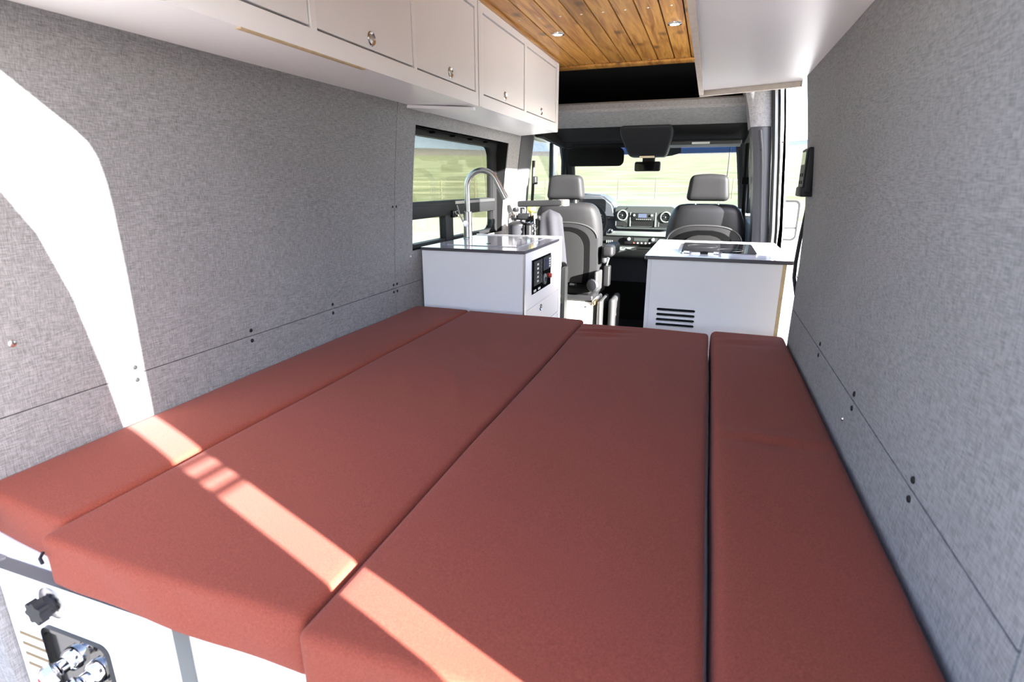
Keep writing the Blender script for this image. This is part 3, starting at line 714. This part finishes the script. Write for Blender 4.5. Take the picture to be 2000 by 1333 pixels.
ring_prism('rim', rrect(-.109, .236, 2.761, 3.224, .014, 4), rrect(-.1048, .2318, 2.7652, 3.2198, .012, 4), 'z', GT + .0178, GT + .0225, 'chrome', ck)
for x in (-.075, .0, .06): box('hinge', x - .018, x + .018, 2.748, 2.762, GT + .018, GT + .030, 'chrome' if x != 0 else 'black_plastic', ck, .002)
for x, y, r in ((-.01, 3.05, .075), (.12, 2.90, .06)): ring_prism('burner_mark', [(x + r * math.cos(a), y + r * math.sin(a)) for a in [k * math.pi / 14 for k in range(28)]], [(x + (r - .003) * math.cos(a), y + (r - .003) * math.sin(a)) for a in [k * math.pi / 14 for k in range(28)]], 'z', GT + .0238, GT + .0243, 'dash_grey', ck)

# ------------------------------------------------------------------ wall control
rc = thing('wall_control', (.30, 2.30, 1.21), 'black control unit with screen and buttons on the wall by the sliding door', 'control')
rbox('housing', .309, XR(1.25) + .002, 2.22, 2.335, 1.215, 1.372, .008, 'black_plastic', rc)
box('front_plate', .3055, .3088, 2.226, 2.329, 1.222, 1.366, 'dash_grey', rc, .001, 1)
box('screen', .3045, .3056, 2.235, 2.32, 1.315, 1.358, 'black_gloss', rc)
for k in range(4): lathe('button', [(0, .003), (.005, .003), (.007, 0)], (.3055, 2.255 + (k % 2) * .045, 1.255 + (k // 2) * .025), (-1, 0, 0), 'charcoal', rc, 10)
box('cradle', .300, XR(1.22) + .004, 2.222, 2.333, 1.205, 1.240, 'black_plastic', rc, .006)

# ------------------------------------------------------------------ cab: pillars, headliner, windscreen
# passenger-side B pillar, stepping outwards: fabric top, grey trim, seals, white jamb
bp_x0 = lambda z: interp(z, [0, .9, 1.43, 1.70, 1.88, 2.1], [.31, .297, .245, .192, .140, .06])
bp_x1 = lambda z: interp(z, [0, .9, 1.43, 1.70, 1.88, 2.1], [.41, .398, .352, .322, .300, .25])
pr = thing('trim_1', (.35, 4.1, 0), 'grey pillar with fabric top beside the passenger seat', 'pillar')
def pillar(name, z0, z1, fa_, fb_, ya, yb, mat, n=12, round_=.0):
    us = lin(0, 1, 6)
    def pos(u, v):
        a, b = fa_(v), fb_(v); return (a + (b - a) * u, ya - round_ * math.sin(math.pi * u), v)
    return finish(name, grid_solid(us, lin(z0, z1, n), pos, (0, yb - ya, 0)), mat, pr, smooth=True, sharp=50)
pillar('trim', 0.02, 1.60, bp_x0, bp_x1, 4.06, 4.30, 'pillar_grey', round_=.02)
pillar('fabric_top', 1.601, 2.08, lambda z: bp_x0(z) - .004, lambda z: bp_x1(z) + .002, 4.05, 4.30, 'fabric_grey', round_=.02)
pillar('trim_ridge', 0.2, 1.58, lambda z: bp_x0(z) + .045, lambda z: bp_x0(z) + .062, 4.035, 4.05, 'pillar_grey', round_=.004)
tube('seal', [(bp_x1(z) + .008, 4.03, z) for z in lin(0, 1.88, 16)], .009, 'rubber', pr, 8)
pillar('jamb_step', 0, 1.88, lambda z: bp_x1(z) + .018, lambda z: bp_x1(z) + .034, 4.035, 4.30, 'white_paint')
tube('outer_seal', [(bp_x1(z) + .040, 4.03, z) for z in lin(0, 1.88, 16)], .005, 'rubber', pr, 8)
pillar('jamb', 0, 1.90, lambda z: bp_x1(z) + .046, lambda z: bp_x1(z) + .075, 3.98, 4.30, 'white_paint')
lathe('trim_cap', [(.010, 0), (.009, .003), (0, .004)], (bp_x0(1.46) + .05, 4.037, 1.46), (0, -1, 0), 'charcoal', pr, 14)
lathe('jamb_screw', [(.006, 0), (.005, .003), (0, .004)], (bp_x1(1.5) + .058, 3.979, 1.50), (0, -1, 0), 'black_plastic', pr, 10)
tube('belt', [(.215, 4.33, 1.52), (.235, 4.33, 1.1), (.262, 4.33, .8)], .014, 'black_matte', pr, 6)
box('belt_guide', .205, .250, 4.31, 4.35, 1.245, 1.295, 'black_matte', pr, .006)
# driver-side B pillar
pd = thing('trim_2', (-1.33, 4.1, 0), 'grey pillar with seat belt between the sink window and driver door', 'pillar')
plx = lambda z: XL(z) - .002
bm = grid_solid(lin(0, 1, 6), lin(.02, 1.60, 12), lambda u, v: (plx(v) + .035 * math.sin(math.pi * min(u * .9 + .05, 1)), YB + .024 + .30 * u, v), (-.02, 0, 0)); finish('trim', bm, 'pillar_grey', pd, smooth=True)
bm = grid_solid(lin(0, 1, 6), lin(1.602, 2.08, 6), lambda u, v: (plx(v) + .035 * math.sin(math.pi * min(u * .9 + .05, 1)), YB + .024 + .30 * u, v), (-.02, 0, 0)); finish('fabric_top', bm, 'fabric_grey', pd, smooth=True)
tube('belt', [(-1.295, 4.20, 1.42), (-1.300, 4.20, 1.2), (-1.315, 4.20, .9)], .013, 'black_plastic', pd, 6)
rbox('belt_guide', -1.30, -1.265, 4.165, 4.225, 1.245, 1.305, .01, 'black_plastic', pd)
# headliner + overhead fabric shelf
hd = thing('ceiling_cab', (-.5, 4.6, 1.5), 'black cab headliner above the windscreen', 'headliner')
bm = prism_bm([(4.19, 2.06), (4.21, 2.10), (5.02, 1.82), (5.00, 1.79), (4.95, 1.79)], 'x', -1.28, .26); finish('upper_lining', bm, 'black_matte', hd)
bm = prism_bm([(4.50, 1.668), (4.52, 1.70), (5.06, 1.62), (5.06, 1.555), (5.00, 1.560), (4.90, 1.60)], 'x', -1.25, .225); finish('lower_lining', bm, 'headliner', hd)
bm = prism_bm([(4.90, 1.80), (5.06, 1.80), (5.06, 1.62), (4.90, 1.66)], 'x', -1.25, .225); finish('front_lining', bm, 'black_matte', hd)
for xa, xb in ((-1.29, -1.252), (.222, .262)):
    bm = prism_bm([(4.30, 1.60), (4.30, 2.10), (5.06, 1.85), (5.1, 1.55)], 'x', xa, xb); finish('side_lining', bm, 'headliner', hd)
box('grab_edge', -1.16, -.70, 4.86, 4.90, 1.553, 1.575, 'headliner', hd, .008)
sh = thing('overhead_cab_shelf', (-.5, 4.5, 1.66), 'grey fabric covered storage shelf above the windscreen', 'shelf')
bm = prism_bm([(4.20, 1.748), (4.19, 1.765), (4.19, 1.800), (4.20, 1.812), (4.26, 1.815), (4.26, 1.80), (4.9, 1.79), (4.9, 1.70), (4.52, 1.672), (4.47, 1.668)], 'x', -1.235, .205)
finish('body', bm, 'fabric_grey', sh)
box('bracket', .150, .204, 4.30, 4.36, 1.735, 1.742, 'black_plastic', sh)
box('bracket', .150, .204, 4.40, 4.46, 1.69, 1.70, 'black_plastic', sh)
# console with reading lamp
def cwarp(p):
    k = (p.z - 1.455) / .21; s = .72 + .28 * min(1, max(0, k) * 1.4)
    return Vector((-.497 + (p.x + .497) * s, p.y + .22 * (1 - k), p.z))
cn = rbox('overhead_console', -.695, -.300, 4.44, 4.62, 1.455, 1.672, .03, 'charcoal', hd, (4, 3, 5), cwarp)
rbox('recess', -.585, -.425, 4.668, 4.70, 1.462, 1.487, .006, 'black_plastic', cn)
rbox('lamp', -.555, -.440, 4.648, 4.68, 1.447, 1.462, .003, 'beige_lamp', cn)
# sun visors
sv1 = thing('sun_visor', (-.96, 4.93, 1.39), 'black sun visor folded down in front of the driver', 'visor', 'sun visors')
bm = prism_bm(rrect(-1.20, -.715, 1.395, 1.545, .045, 6), 'y', 4.90, 4.918)
bmesh.ops.bevel(bm, geom=[e for e in bm.edges], offset=.004, segments=2, affect='EDGES'); finish('flap', bm, 'black_matte', sv1, smooth=True)
tube('rod', [(-1.22, 4.909, 1.55), (-.69, 4.909, 1.55)], .007, 'black_plastic', sv1, 8)
sv2 = thing('sun_visor', (-.02, 4.8, 1.53), 'grey edged sun visor folded up with a white sticker above the passenger', 'visor', 'sun visors')
bm = prism_bm([(4.66, 1.552), (4.66, 1.572), (4.90, 1.562), (4.90, 1.532), (4.86, 1.530)], 'x', -.335, .19); bmesh.ops.bevel(bm, geom=bm.edges[:], offset=.004, segments=2, affect='EDGES'); finish('flap', bm, 'charcoal', sv2, smooth=True)
rbox('front_edge', -.335, .19, 4.64, 4.665, 1.538, 1.570, .008, 'dash_grey', sv2)
box('sticker', -.165, -.035, 4.6385, 4.6398, 1.541, 1.557, 'label_white', sv2)
# windscreen: a slanted pane with tinted top band and black surround
def scr(x, t):                                # t 0 top .. 1 bottom
    return (x, 5.03 + .80 * t - .0 + .10 * (1 - ((x - MID) / .9) ** 2), 1.60 - .60 * t)
ws = struct(finish('window_2', grid_solid(lin(-1.30, .27, 10), lin(.16, 1, 8), scr, (0, .006, 0)), 'glass', smooth=True), 'wide windscreen pane in front of the dashboard')
finish('tint_band', grid_solid(lin(-1.30, .27, 10), lin(0, .16, 2), scr, (0, .006, 0)), 'glass_band', ws, smooth=True)
bm = grid_solid(lin(-.72, -.27, 6), lin(.02, .20, 3), lambda x, t: Vector(scr(x, t * (1 - .25 * abs((x + .495) / .225) ** 3))) + Vector((0, -.006, 0)), (0, .003, 0)); finish('mirror_shade', bm, 'black_plastic', ws, smooth=True)
mi = thing('rear_view_mirror', (-.525, 5.0, 1.36), 'black rear view mirror hanging under the overhead console', 'mirror')
rbox('housing', -.635, -.415, 4.985, 5.02, 1.352, 1.432, .016, 'black_plastic', mi, warp=lambda p: Vector((p.x, p.y - (p.x + .525) * .12, p.z)))
bm = prism_bm(rrect(-.626, -.424, 1.360, 1.424, .018, 4), 'y', 4.9825, 4.9845)
for v in bm.verts: v.co.y -= (v.co.x + .525) * .12
finish('mirror_glass', bm, 'black_gloss', mi)
rbox('stalk', -.572, -.468, 5.01, 5.06, 1.42, 1.53, .012, 'black_plastic', mi)
# A pillars and door frames
for sx, lab in ((-1, 'dark windscreen pillar beside the driver door'), (1, 'dark windscreen pillar beside the passenger door')):
    X = (lambda x: x) if sx < 0 else (lambda x: 2 * MID - x)
    ap = thing('trim_3' if sx < 0 else 'trim_4', (X(-1.3), 5.3, .95), lab, 'pillar', 'windscreen pillars')
    bm = tube_bm([(X(-1.235), 4.98, 1.66), (X(-1.265), 5.2, 1.50), (X(-1.31), 5.5, 1.24), (X(-1.35), 5.78, .98)], [.06, .055, .05, .05], 10); finish('trim', bm, 'headliner', ap, smooth=True)
    bm = tube_bm([(X(-1.30), 4.30, 1.62), (X(-1.30), 4.7, 1.62), (X(-1.285), 5.0, 1.60), (X(-1.31), 5.2, 1.46), (X(-1.36), 5.4, 1.20), (X(-1.375), 5.46, 1.0)], .026, 8); finish('door_seal', bm, 'black_plastic', ap, smooth=True)
    dn = thing('door_1' if sx < 0 else 'door_2', (X(-1.40), 4.85, 0), 'dark lined driver door with two window panes' if sx < 0 else 'dark lined passenger door beside the right seat', 'door', 'cab doors')
    a, b = sorted((X(-1.33), X(-1.435)))
    rbox('door_card', a, b, 4.33, 5.44, .05, .975, .02, 'charcoal', dn)
    a, b = sorted((X(-1.395), X(-1.365)))
    box('quarter_bar', a, b, 5.00, 5.03, .975, 1.60, 'black_plastic', dn)
    a, b = sorted((X(-1.383), X(-1.378)))
    box('door_pane', a, b, 4.34, 5.00, .975, 1.60, 'glass', dn); box('quarter_pane', a, b, 5.03, 5.36, .975, 1.55, 'glass', dn)
# outside mirror, passenger side
om = thing('door_mirror', (.68, 5.12, .8), 'white door mirror seen outside past the sliding doorway', 'mirror')
rbox('shell', .555, .70, 5.10, 5.22, .80, 1.115, .035, 'white_paint', om)
ring_prism('rim', rrect(.55, .705, .795, 1.12, .04), rrect(.565, .69, .81, 1.105, .03), 'y', 5.092, 5.105, 'black_plastic', om)
box('main_glass', .565, .69, 5.096, 5.1, .905, 1.105, 'counter_white', om); box('wide_glass', .565, .69, 5.096, 5.1, .81, .893, 'counter_white', om)
box('glass_divider', .56, .695, 5.092, 5.098, 0.893, .905, 'black_plastic', om)
tube('arm', [(.58, 5.15, .86), (.43, 5.2, .90)], .03, 'black_plastic', om, 8)

# ------------------------------------------------------------------ dashboard
da = thing('dashboard', (-.5, 5.3, .3), 'dark dashboard with centre unit, vents and cup holders', 'dashboard')
bm = prism_bm([(5.04, .86), (5.06, 1.0), (5.14, 1.035), (5.40, 1.035), (5.80, .985), (5.82, .3), (5.20, .3), (5.15, .66), (5.02, .70)], 'x', -1.33, .30)
bmesh.ops.bevel(bm, geom=bm.edges[:], offset=.012, segments=2, affect='EDGES'); finish('body', bm, 'dash_dark', da, smooth=True)
bm = prism_bm(rrect(-.775, -.268, .866, 1.060, .03, 5), 'y', 4.99, 5.08); bmesh.ops.bevel(bm, geom=bm.edges[:], offset=.004, segments=2, affect='EDGES'); cu = finish('centre_unit', bm, 'dash_grey', da, smooth=True)
bm = prism_bm([(-.70, 1.010), (-.66, 1.052), (-.36, 1.052), (-.32, 1.010), (-.32, .885), (-.70, .885)], 'y', 4.984, 4.989); finish('inset_plate', bm, 'dash_grey', cu)
for x, z in ((-.712, .982), (-.342, .972)):
    v = lathe('vent_ring', [(.036, .006), (.040, .012), (.046, .010), (.049, 0), (.036, 0)], (x, 4.984, z), (0, -1, 0), 'silver_plastic', cu, 28)
    lathe('vent_well', [(0, 0), (.036, .001), (.036, 0)], (x, 4.984, z), (0, -1, 0), 'black_plastic', cu, 24)
    for k in range(3): box('vent_blade', x - .030, x + .030, 4.976, 4.983, z - .018 + k * .018, z - .015 + k * .018, 'charcoal', cu)
    lathe('vent_tab', [(0, .011), (.005, .010), (.006, 0)], (x, 4.984, z), (0, -1, 0), 'silver_plastic', cu, 10)
    finish('pocket', prism_bm([(x - .048, .890), (x + .048, .890), (x + .048, .912), (x + .030, .930), (x - .048, .930)], 'y', 4.982, 4.985), 'black_plastic', cu)
    box('pocket_edge', x - .056, x - .050, 4.981, 4.985, .890, .930, 'silver_plastic', cu)
rd_ = box('radio', -.628, -.436, 4.972, 4.984, .940, 1.005, 'black_plastic', cu, .003)
box('radio_display', -.572, -.500, 4.9712, 4.972, .965, .998, 'screen', rd_)
for x in (-.608, -.458): lathe('radio_knob', [(0, .010), (.009, .009), (.011, 0)], (x, 4.972, .985), (0, -1, 0), 'silver_plastic', rd_, 14)
for k in range(8): box('radio_button', -.590 + k * .017, -.579 + k * .017, 4.969, 4.972, .947, .954, 'silver_plastic', rd_)
for x in (-.640, -.424): box('radio_side', x - .004, x + .004, 4.976, 4.984, .888, 1.008, 'silver_plastic', cu)
box('radio_slot', -.625, -.440, 4.981, 4.985, .893, .934, 'black_matte', cu)
box('footwell_panel', -1.32, .29, 5.17, 5.20, .0, .36, 'black_matte', da)
box('trim_strip', -.852, -.10, 5.005, 5.045, .802, .842, 'silver_plastic', da, .004)
lathe('start_button', [(0, .012), (.014, .011), (.020, .008), (.022, 0)], (-.81, 5.005, .842), (0, -1, 0), 'chrome', da, 20)
box('lower_face', -.88, .10, 5.020, 5.05, .705, .800, 'black_plastic', da)
cl = box('climate_unit', -.685, -.40, 5.000, 5.021, .730, .790, 'black_plastic', da, .004)
box('climate_display', -.60, -.475, 4.998, 5.0, .762, .786, 'dash_grey', cl)
for x in (-.645, -.435): lathe('climate_knob', [(0, .014), (.014, .012), (.016, 0)], (x, 5.0, .776), (0, -1, 0), 'silver_plastic', cl, 16)
for k in range(5): lathe('climate_button', [(0, .004), (.006, .003), (.007, 0)], (-.60 + k * .034, 5.0, .742), (0, -1, 0), 'label_white' if k else 'red_plastic', cl, 10)
for k in range(4): box('switch', -.850 + k * .016, -.840 + k * .016, 5.008, 5.021, .735, .758, 'silver_plastic', da, .002)
tr = rbox('cup_tray', -.80, -.20, 4.90, 5.14, .610, .690, .03, 'dash_grey', da)
box('tray_lip', -.88, -.20, 5.00, 5.03, .692, .704, 'silver_plastic', da, .003)
for x in (-.705, -.615): lathe('cup_holder', [(.036, -.04), (.040, .012), (.046, .012), (.046, 0)], (x, 4.955, .686), (0, 0, 1), 'silver_plastic', tr, 24)
for x in (-.705, -.615): lathe('cup_well', [(0, .004), (.038, .005), (.038, .0)], (x, 4.955, .686), (0, 0, 1), 'black_matte', tr, 20)
bm = tube_bm([(-.47, 4.95, .63), (-.465, 4.98, .58), (-.46, 5.02, .53)], [.05, .035, .02], 10); finish('tray_support', bm, 'dash_grey', da, smooth=True)
bm = prism_bm([(-1.30, .98), (-1.26, 1.12), (-1.12, 1.165), (-.90, 1.155), (-.80, 1.08), (-.76, .95)], 'y', 4.98, 5.30); bmesh.ops.bevel(bm, geom=bm.edges[:], offset=.02, segments=3, affect='EDGES'); finish('instrument_hood', bm, 'dash_dark', da, smooth=True)
finish('instrument_face', prism_bm(rrect(-1.20, -.86, .99, 1.12, .03), 'y', 4.972, 4.979), 'black_gloss', da)
# steering wheel
sw_ = thing('steering_wheel', (-1.005, 4.72, .92), 'dark steering wheel with silver accent in front of the driver seat', 'steering wheel')
c = Vector((-1.005, 4.74, .915)); ax = Vector((0, -.86, .50)).normalized(); u = Vector((1, 0, 0)); v = ax.cross(u)
bm = bmesh.new(); NN, MM = 40, 10; rr = []
for k in range(NN):
    a = 2 * math.pi * k / NN; d = u * math.cos(a) + v * math.sin(a)
    rr.append([bm.verts.new(c + d * (.188 + .016 * math.cos(2 * math.pi * m / MM)) + ax * (.016 * math.sin(2 * math.pi * m / MM))) for m in range(MM)])
for k in range(NN):
    for m in range(MM): bm.faces.new([rr[k][m], rr[(k + 1) % NN][m], rr[(k + 1) % NN][(m + 1) % MM], rr[k][(m + 1) % MM]])
finish('rim', bm, 'leather_grey', sw_, smooth=True)
lathe('hub', [(0, .03), (.05, .025), (.075, 0), (.06, -.03), (0, -.03)], c, ax, 'charcoal', sw_, 24)
for a in (math.pi * .05, math.pi * .95, math.pi * 1.5): tube('spoke', [c + (u * math.cos(a) + v * math.sin(a)) * .06, c + (u * math.cos(a) + v * math.sin(a)) * .18], .014, 'silver_plastic' if a > 4 else 'charcoal', sw_, 8)
tube('column', [c - ax * .02, c - ax * .30], .045, 'dash_dark', sw_, 12)

# ------------------------------------------------------------------ seats
def make_seat(cx, label, dark):
    Y0 = 4.08
    t = thing('captain_chair', (cx, 4.4, 0), label, 'chair', 'cab chairs')
    lm = 'leather_grey'
    def lean(p): return Vector((p.x, p.y - (p.z - .5) * .10 + .04, p.z))
    def wback(p):
        k = (p.z - .46) / .66
        s = 1.0 - .20 * max(0, (k - .55) / .45) ** 2.0 - .06 * (1 - k)
        x = cx + (p.x - cx) * s
        z = p.z - .05 * max(0, abs(p.x - cx) / .27 - .45) ** 2 * (1 if k > .9 else 0)
        y = p.y + .035 * (abs(p.x - cx) / .27) ** 3
        return lean(Vector((x, y, z)))
    rbox('backrest', cx - .275, cx + .275, Y0 + .03, Y0 + .19, .46, 1.115, .06, 'leather_shaded' if dark else lm, t, (8, 3, 10), wback)  # passenger backrest takes the leather colour with shade painted in
    # hard rear shell: pale outer shell, dark recess, pale centre panel, all with an arched top
    def arch(name, W, zb, z1, zt, y, th, mat, par):
        wd = lambda z: W * (1 if z < z1 else max(.02, 1 - ((z - z1) / (zt - z1)) ** 2.2) ** .36) * (1 - .10 * max(0, .62 - z) / .15)
        zs = lin(zb, z1, 5) + [z1 + (zt - z1) * math.sin(k * math.pi / 16) for k in range(1, 9)]
        def pos(u, v): return lean(Vector((cx + u * wd(v), y + .030 * abs(u * wd(v) / .25) ** 2.5, v)))
        return finish(name, grid_solid(lin(-1, 1, 12), zs, pos, (0, th, 0)), mat, par, smooth=True, sharp=50)
    shl = arch('rear_shell', .252, .47, .84, .970, Y0 - .004, .05, 'leather_grey', t)
    arch('shell_recess', .200, .50, .81, .938, Y0 - .010, .03, 'recess_black', shl)
    arch('shell_panel', .155, .515, .77, .905, Y0 - .017, .03, 'seat_shell', shl)
    wtop = lambda a: lean(Vector((cx + .252 * math.copysign(abs(math.sin(a)) ** .72, a), Y0 + .030 * abs(math.sin(a)) ** 1.8 - .004, .84 + .132 * math.cos(a) ** .9)))
    tube('piping_highlight', [wtop(a) for a in lin(-1.45, 1.45, 24)], .0055, 'seat_light', shl, 6)  # lighter tone stands in for the highlight on the leather edge
    rbox('lower_shroud', cx - .215, cx + .215, Y0 + .01, Y0 + .12, .425, .485, .02, 'black_matte', t)
    box('shell_latch', cx + .06, cx + .11, Y0 - .012, Y0 + .01, .500, .512, 'black_plastic', shl)
    def whead(p):
        k = (p.z - 1.135) / .18
        return Vector((cx + (p.x - cx) * (1.0 - .14 * k), p.y - .01 * k, p.z - .012 * (abs(p.x - cx) / .14) ** 2 * max(0, k)))
    hr = rbox('headrest', cx - .142, cx + .142, Y0 - .01, Y0 + .10, 1.135, 1.315, .035, lm, t, (6, 2, 5), whead)
    for dx in (-.075, .075): lathe('headrest_post', ROD(.007, .06), (cx + dx, Y0 + .055, 1.085), (0, 0, 1), 'chrome', hr, 10)
    rbox('seat_cushion', cx - .26, cx + .26, Y0 + .12, Y0 + .66, .40, .52, .05, lm, t, (6, 6, 2))
    rbox('seat_frame', cx - .24, cx + .24, Y0 + .0, Y0 + .58, .375, .425, .015, 'black_plastic', t)
    pd_ = rbox('pedestal', cx - .215, cx + .245, Y0 - .04, Y0 + .42, .0, .372, .02, 'cream_paint', t)
    for dx in (-.17, .20): lathe('pedestal_bolt', [(.008, 0), (.007, .004), (0, .005)], (cx + dx, Y0 - .040, .345), (0, -1, 0), 'steel', pd_, 10)
    return t
ds = make_seat(-1.015, 'grey driver seat behind the steering wheel on a white base', False)
# recliner disc, armrest and belt buckle on the aisle side of the driver seat
def tilt(c): return c
rbox('recliner_cover', -.752, -.728, 4.02, 4.16, .47, .62, .011, 'seat_light', ds, (2, 4, 4), lambda p: Vector((p.x + .10 * (p.y - 4.09), p.y, p.z)))
lathe('recliner_knob', [(0, 0), (.045, 0), (.050, .02), (.04, .035), (0, .04)], (-.765, 4.05, .515), (-.3, -1, 0), 'charcoal', ds, 20)
rbox('armrest', -.735, -.645, 4.14, 4.50, .715, .80, .025, 'black_plastic', ds, (2, 4, 2))
rbox('armrest_pivot', -.745, -.700, 4.17, 4.27, .66, .74, .02, 'charcoal', ds)
bk = rbox('belt_buckle', -.725, -.675, 4.20, 4.28, .48, .64, .012, 'black_plastic', ds)
tube('belt_stalk', [(-.71, 4.24, .63), (-.69, 4.23, .70)], .008, 'silver_plastic', bk, 8)
finish('base_lever', rbox_bm(-.765, -.745, 4.03, 4.12, .36, .395, .008, (1, 2, 1)), 'brass', ds, smooth=True)
rbox('base_cover', -.735, -.700, 4.06, 4.40, .02, .39, .016, 'seat_light', ds, (1, 3, 3))
rbox('base_lining', -.66, -.61, 4.12, 4.42, .02, .40, .024, 'seat_light', ds, (1, 3, 3))
make_seat(-.012, 'passenger seat with back coloured as in shade behind the galley cabinet', True)

# ------------------------------------------------------------------ gear standing between sink cabinet and driver seat
cs = thing('draped_cover', (-.95, 3.62, .3), 'pale grey cloth cover draped over gear behind the driver seat', 'cover')
def drape(u, v):
    a = -2.6 + 4.2 * u; rad = .075 + .03 * (1 - v) + .015 * math.sin(a * 6 + 3 * v) * (1 - v * .7)
    top = 1.0 if v < .86 else math.cos((v - .86) / .14 * math.pi / 2) ** .6
    return (-1.010 + rad * 1.05 * math.cos(a) * max(.05, top), 3.66 + rad * .9 * math.sin(a) * max(.05, top), .70 + .385 * v - .02 * max(0, v - .86) * u)
finish('cloth', grid_solid(lin(0, 1, 40), lin(0, 1, 14), drape, (.0, .0025, .0)), 'cloth_lilac', cs, smooth=True, sharp=180)
fs = thing('folded_stand', (-.93, 3.62, 0), 'folded black frame with pale leg under the draped cover', 'stand')
for x in (-.985, -.885): box('upright', x - .012, x + .012, 3.58, 3.66, 0, .705, 'black_plastic' if x < -.95 else 'silver_plastic', fs)
box('back_plate', -.98, -.90, 3.64, 3.66, .30, .70, 'black_matte', fs)
tube('pale_leg', [(-.965, 3.60, .66), (-.915, 3.585, .52)], .006, 'silver_plastic', fs, 8)
box('cross_bar', -.99, -.88, 3.575, 3.60, .50, .515, 'silver_plastic', fs); box('foot_box', -.99, -.885, 3.56, 3.66, .0, .46, 'charcoal', fs, .01)
vg = thing('gas_valve_set', (-1.15, 3.55, .90), 'black valve assembly with bright yellow cap behind the sink worktop', 'valve set')
lathe('manifold', ROD(.016, .20, .002), (-1.245, 3.55, 1.032), (1, 0, 0), 'black_plastic', vg, 14)
rbox('valve_block', -1.20, -1.11, 3.53, 3.58, 1.020, 1.060, .01, 'black_plastic', vg)
lathe('yellow_cap', [(0, 0), (.012, 0), (.028, .012), (.030, .030), (.026, .036), (0, .036)], (-1.105, 3.55, 1.066), (0, 0, 1), 'yellow_plastic', vg, 8)
lathe('brass_stem', ROD(.011, .04), (-1.105, 3.55, 1.030), (0, 0, 1), 'brass', vg, 14)
lathe('white_nut', ROD(.011, .03), (-1.075, 3.53, 1.030), (0, 0, 1), 'label_white', vg, 6)
lathe('clamp_knob', [(0, 0), (.018, 0), (.022, .01), (.018, .028), (0, .03)], (-1.215, 3.54, 1.070), (0, 0, 1), 'black_gloss', vg, 10)
lathe('clamp_stem', ROD(.007, .05), (-1.215, 3.54, 1.030), (0, 0, 1), 'chrome', vg, 10)
tube('strap', [(-1.08, 3.52, 1.05), (-1.075, 3.515, .99), (-1.07, 3.51, .94), (-1.07, 3.51, .90)], .008, 'black_plastic', vg, 6)
for k in range(3): lathe('strap_buckle', [(.006, -.004), (.012, 0), (.006, .004)], (-1.072, 3.502, .985 - k * .035), (0, -1, 0), 'chrome', vg, 10)
tube('hook', [(-1.25, 3.53, 1.025), (-1.262, 3.53, 1.05), (-1.24, 3.53, 1.065), (-1.225, 3.53, 1.04)], .005, 'chrome', vg, 8)
pb = thing('pale_canister', (-1.21, 3.56, .6), 'pale grey canister with black shoulder beside the valve set', 'canister')
lathe('body', [(0, 0), (.058, 0), (.062, .02), (.062, .36), (.0, .36)], (-1.215, 3.58, .62), (0, 0, 1), 'cloth_lilac', pb, 24)
lathe('shoulder', [(.063, 0), (.063, .008), (.045, .020), (.018, .026), (0, .026)], (-1.215, 3.58, .980), (0, 0, 1), 'black_plastic', pb, 24)
bb = thing('black_gear_box', (-1.09, 3.60, .6), 'black gear box between the pale canister and draped cover', 'box')
rbox('case', -1.150, -1.112, 3.55, 3.66, .60, .985, .012, 'black_plastic', bb); rbox('lid', -1.152, -1.110, 3.547, 3.663, .986, 1.000, .006, 'black_gloss', bb)
sa = thing('swing_arm_board', (-1.1, 3.82, 1.09), 'dark narrow board with rounded silver end resting by the driver seat', 'board')
def bar(p): return Vector((p.x, p.y, p.z + (p.x + 1.28) * .035))
rbox('board', -1.285, -.955, 3.78, 3.86, 1.090, 1.132, .012, 'black_plastic', sa, (4, 1, 1), bar)
lathe('end_cap', ROD(.040, .046, .004), (-.955, 3.82, 1.0995), (0, 0, 1), 'steel', sa, 20)
lathe('post', ROD(.016, 1.085), (-1.26, 3.82, 0.0), (0, 0, 1), 'black_plastic', sa, 12)

# ------------------------------------------------------------------ fences outside
def gz(x, y):
    r = math.hypot(x, y - 2.5); z = -0.65 + 0.030 * max(0, r - 6)
    if r > 60: z += (r - 60) * 0.022
    if r > 20: z += 0.5 * noise.noise(Vector((x * .02, (y - 2.5) * .02, 3))) * min(1, (r - 20) / 40)
    return z
def fence(name, a, b, n, hgt, rails, label, pr_=.06):
    a, b = Vector(a), Vector(b)
    t = thing(name, (a.x, a.y, gz(a.x, a.y)), label, 'fence')
    P = [a.lerp(b, k / n) for k in range(n + 1)]
    for p in P:
        z = gz(p.x, p.y); bm = lathe_bm([(0, -.25), (pr_, -.25), (pr_ * .9, hgt), (0, hgt + .03)], (p.x, p.y, z), (0, 0, 1), 7); finish('post', bm, 'post_wood', t, smooth=True)
    for h in rails:
        for p, q in zip(P, P[1:]):
            tube('rail', [(p.x, p.y, gz(p.x, p.y) + h), (q.x, q.y, gz(q.x, q.y) + h)], .05 if pr_ > .05 else .006, 'rail_wood', t, 5)
fence('rail_fence', (-22, 30, 0), (-30, -4, 0), 11, 1.25, (.55, 1.1), 'wooden rail fence across the field beyond the sink window')
fence('wire_fence', (-22, 34, 0), (20, 42, 0), 18, 1.25, (.4, .8, 1.15), 'thin post and wire fence ahead of the windscreen', .04)
fence('paddock_fence', (8, 30, 0), (24, 24, 0), 6, 1.3, (.6, 1.2), 'wooden paddock fence seen through the sliding doorway')
up_ = thing('utility_pole', (2.1, 84, gz(2.1, 84)), 'single thin wooden pole standing in the far field', 'pole')
lathe('shaft', [(0, -.3), (.13, -.3), (.09, 4.6), (0, 4.62)], (2.1, 84, gz(2.1, 84)), (0, 0, 1), 'post_wood', up_, 8)
box('cross_arm', 1.4, 2.8, 83.9, 84.0, gz(2.1, 84) + 4.2, gz(2.1, 84) + 4.32, 'post_wood', up_)
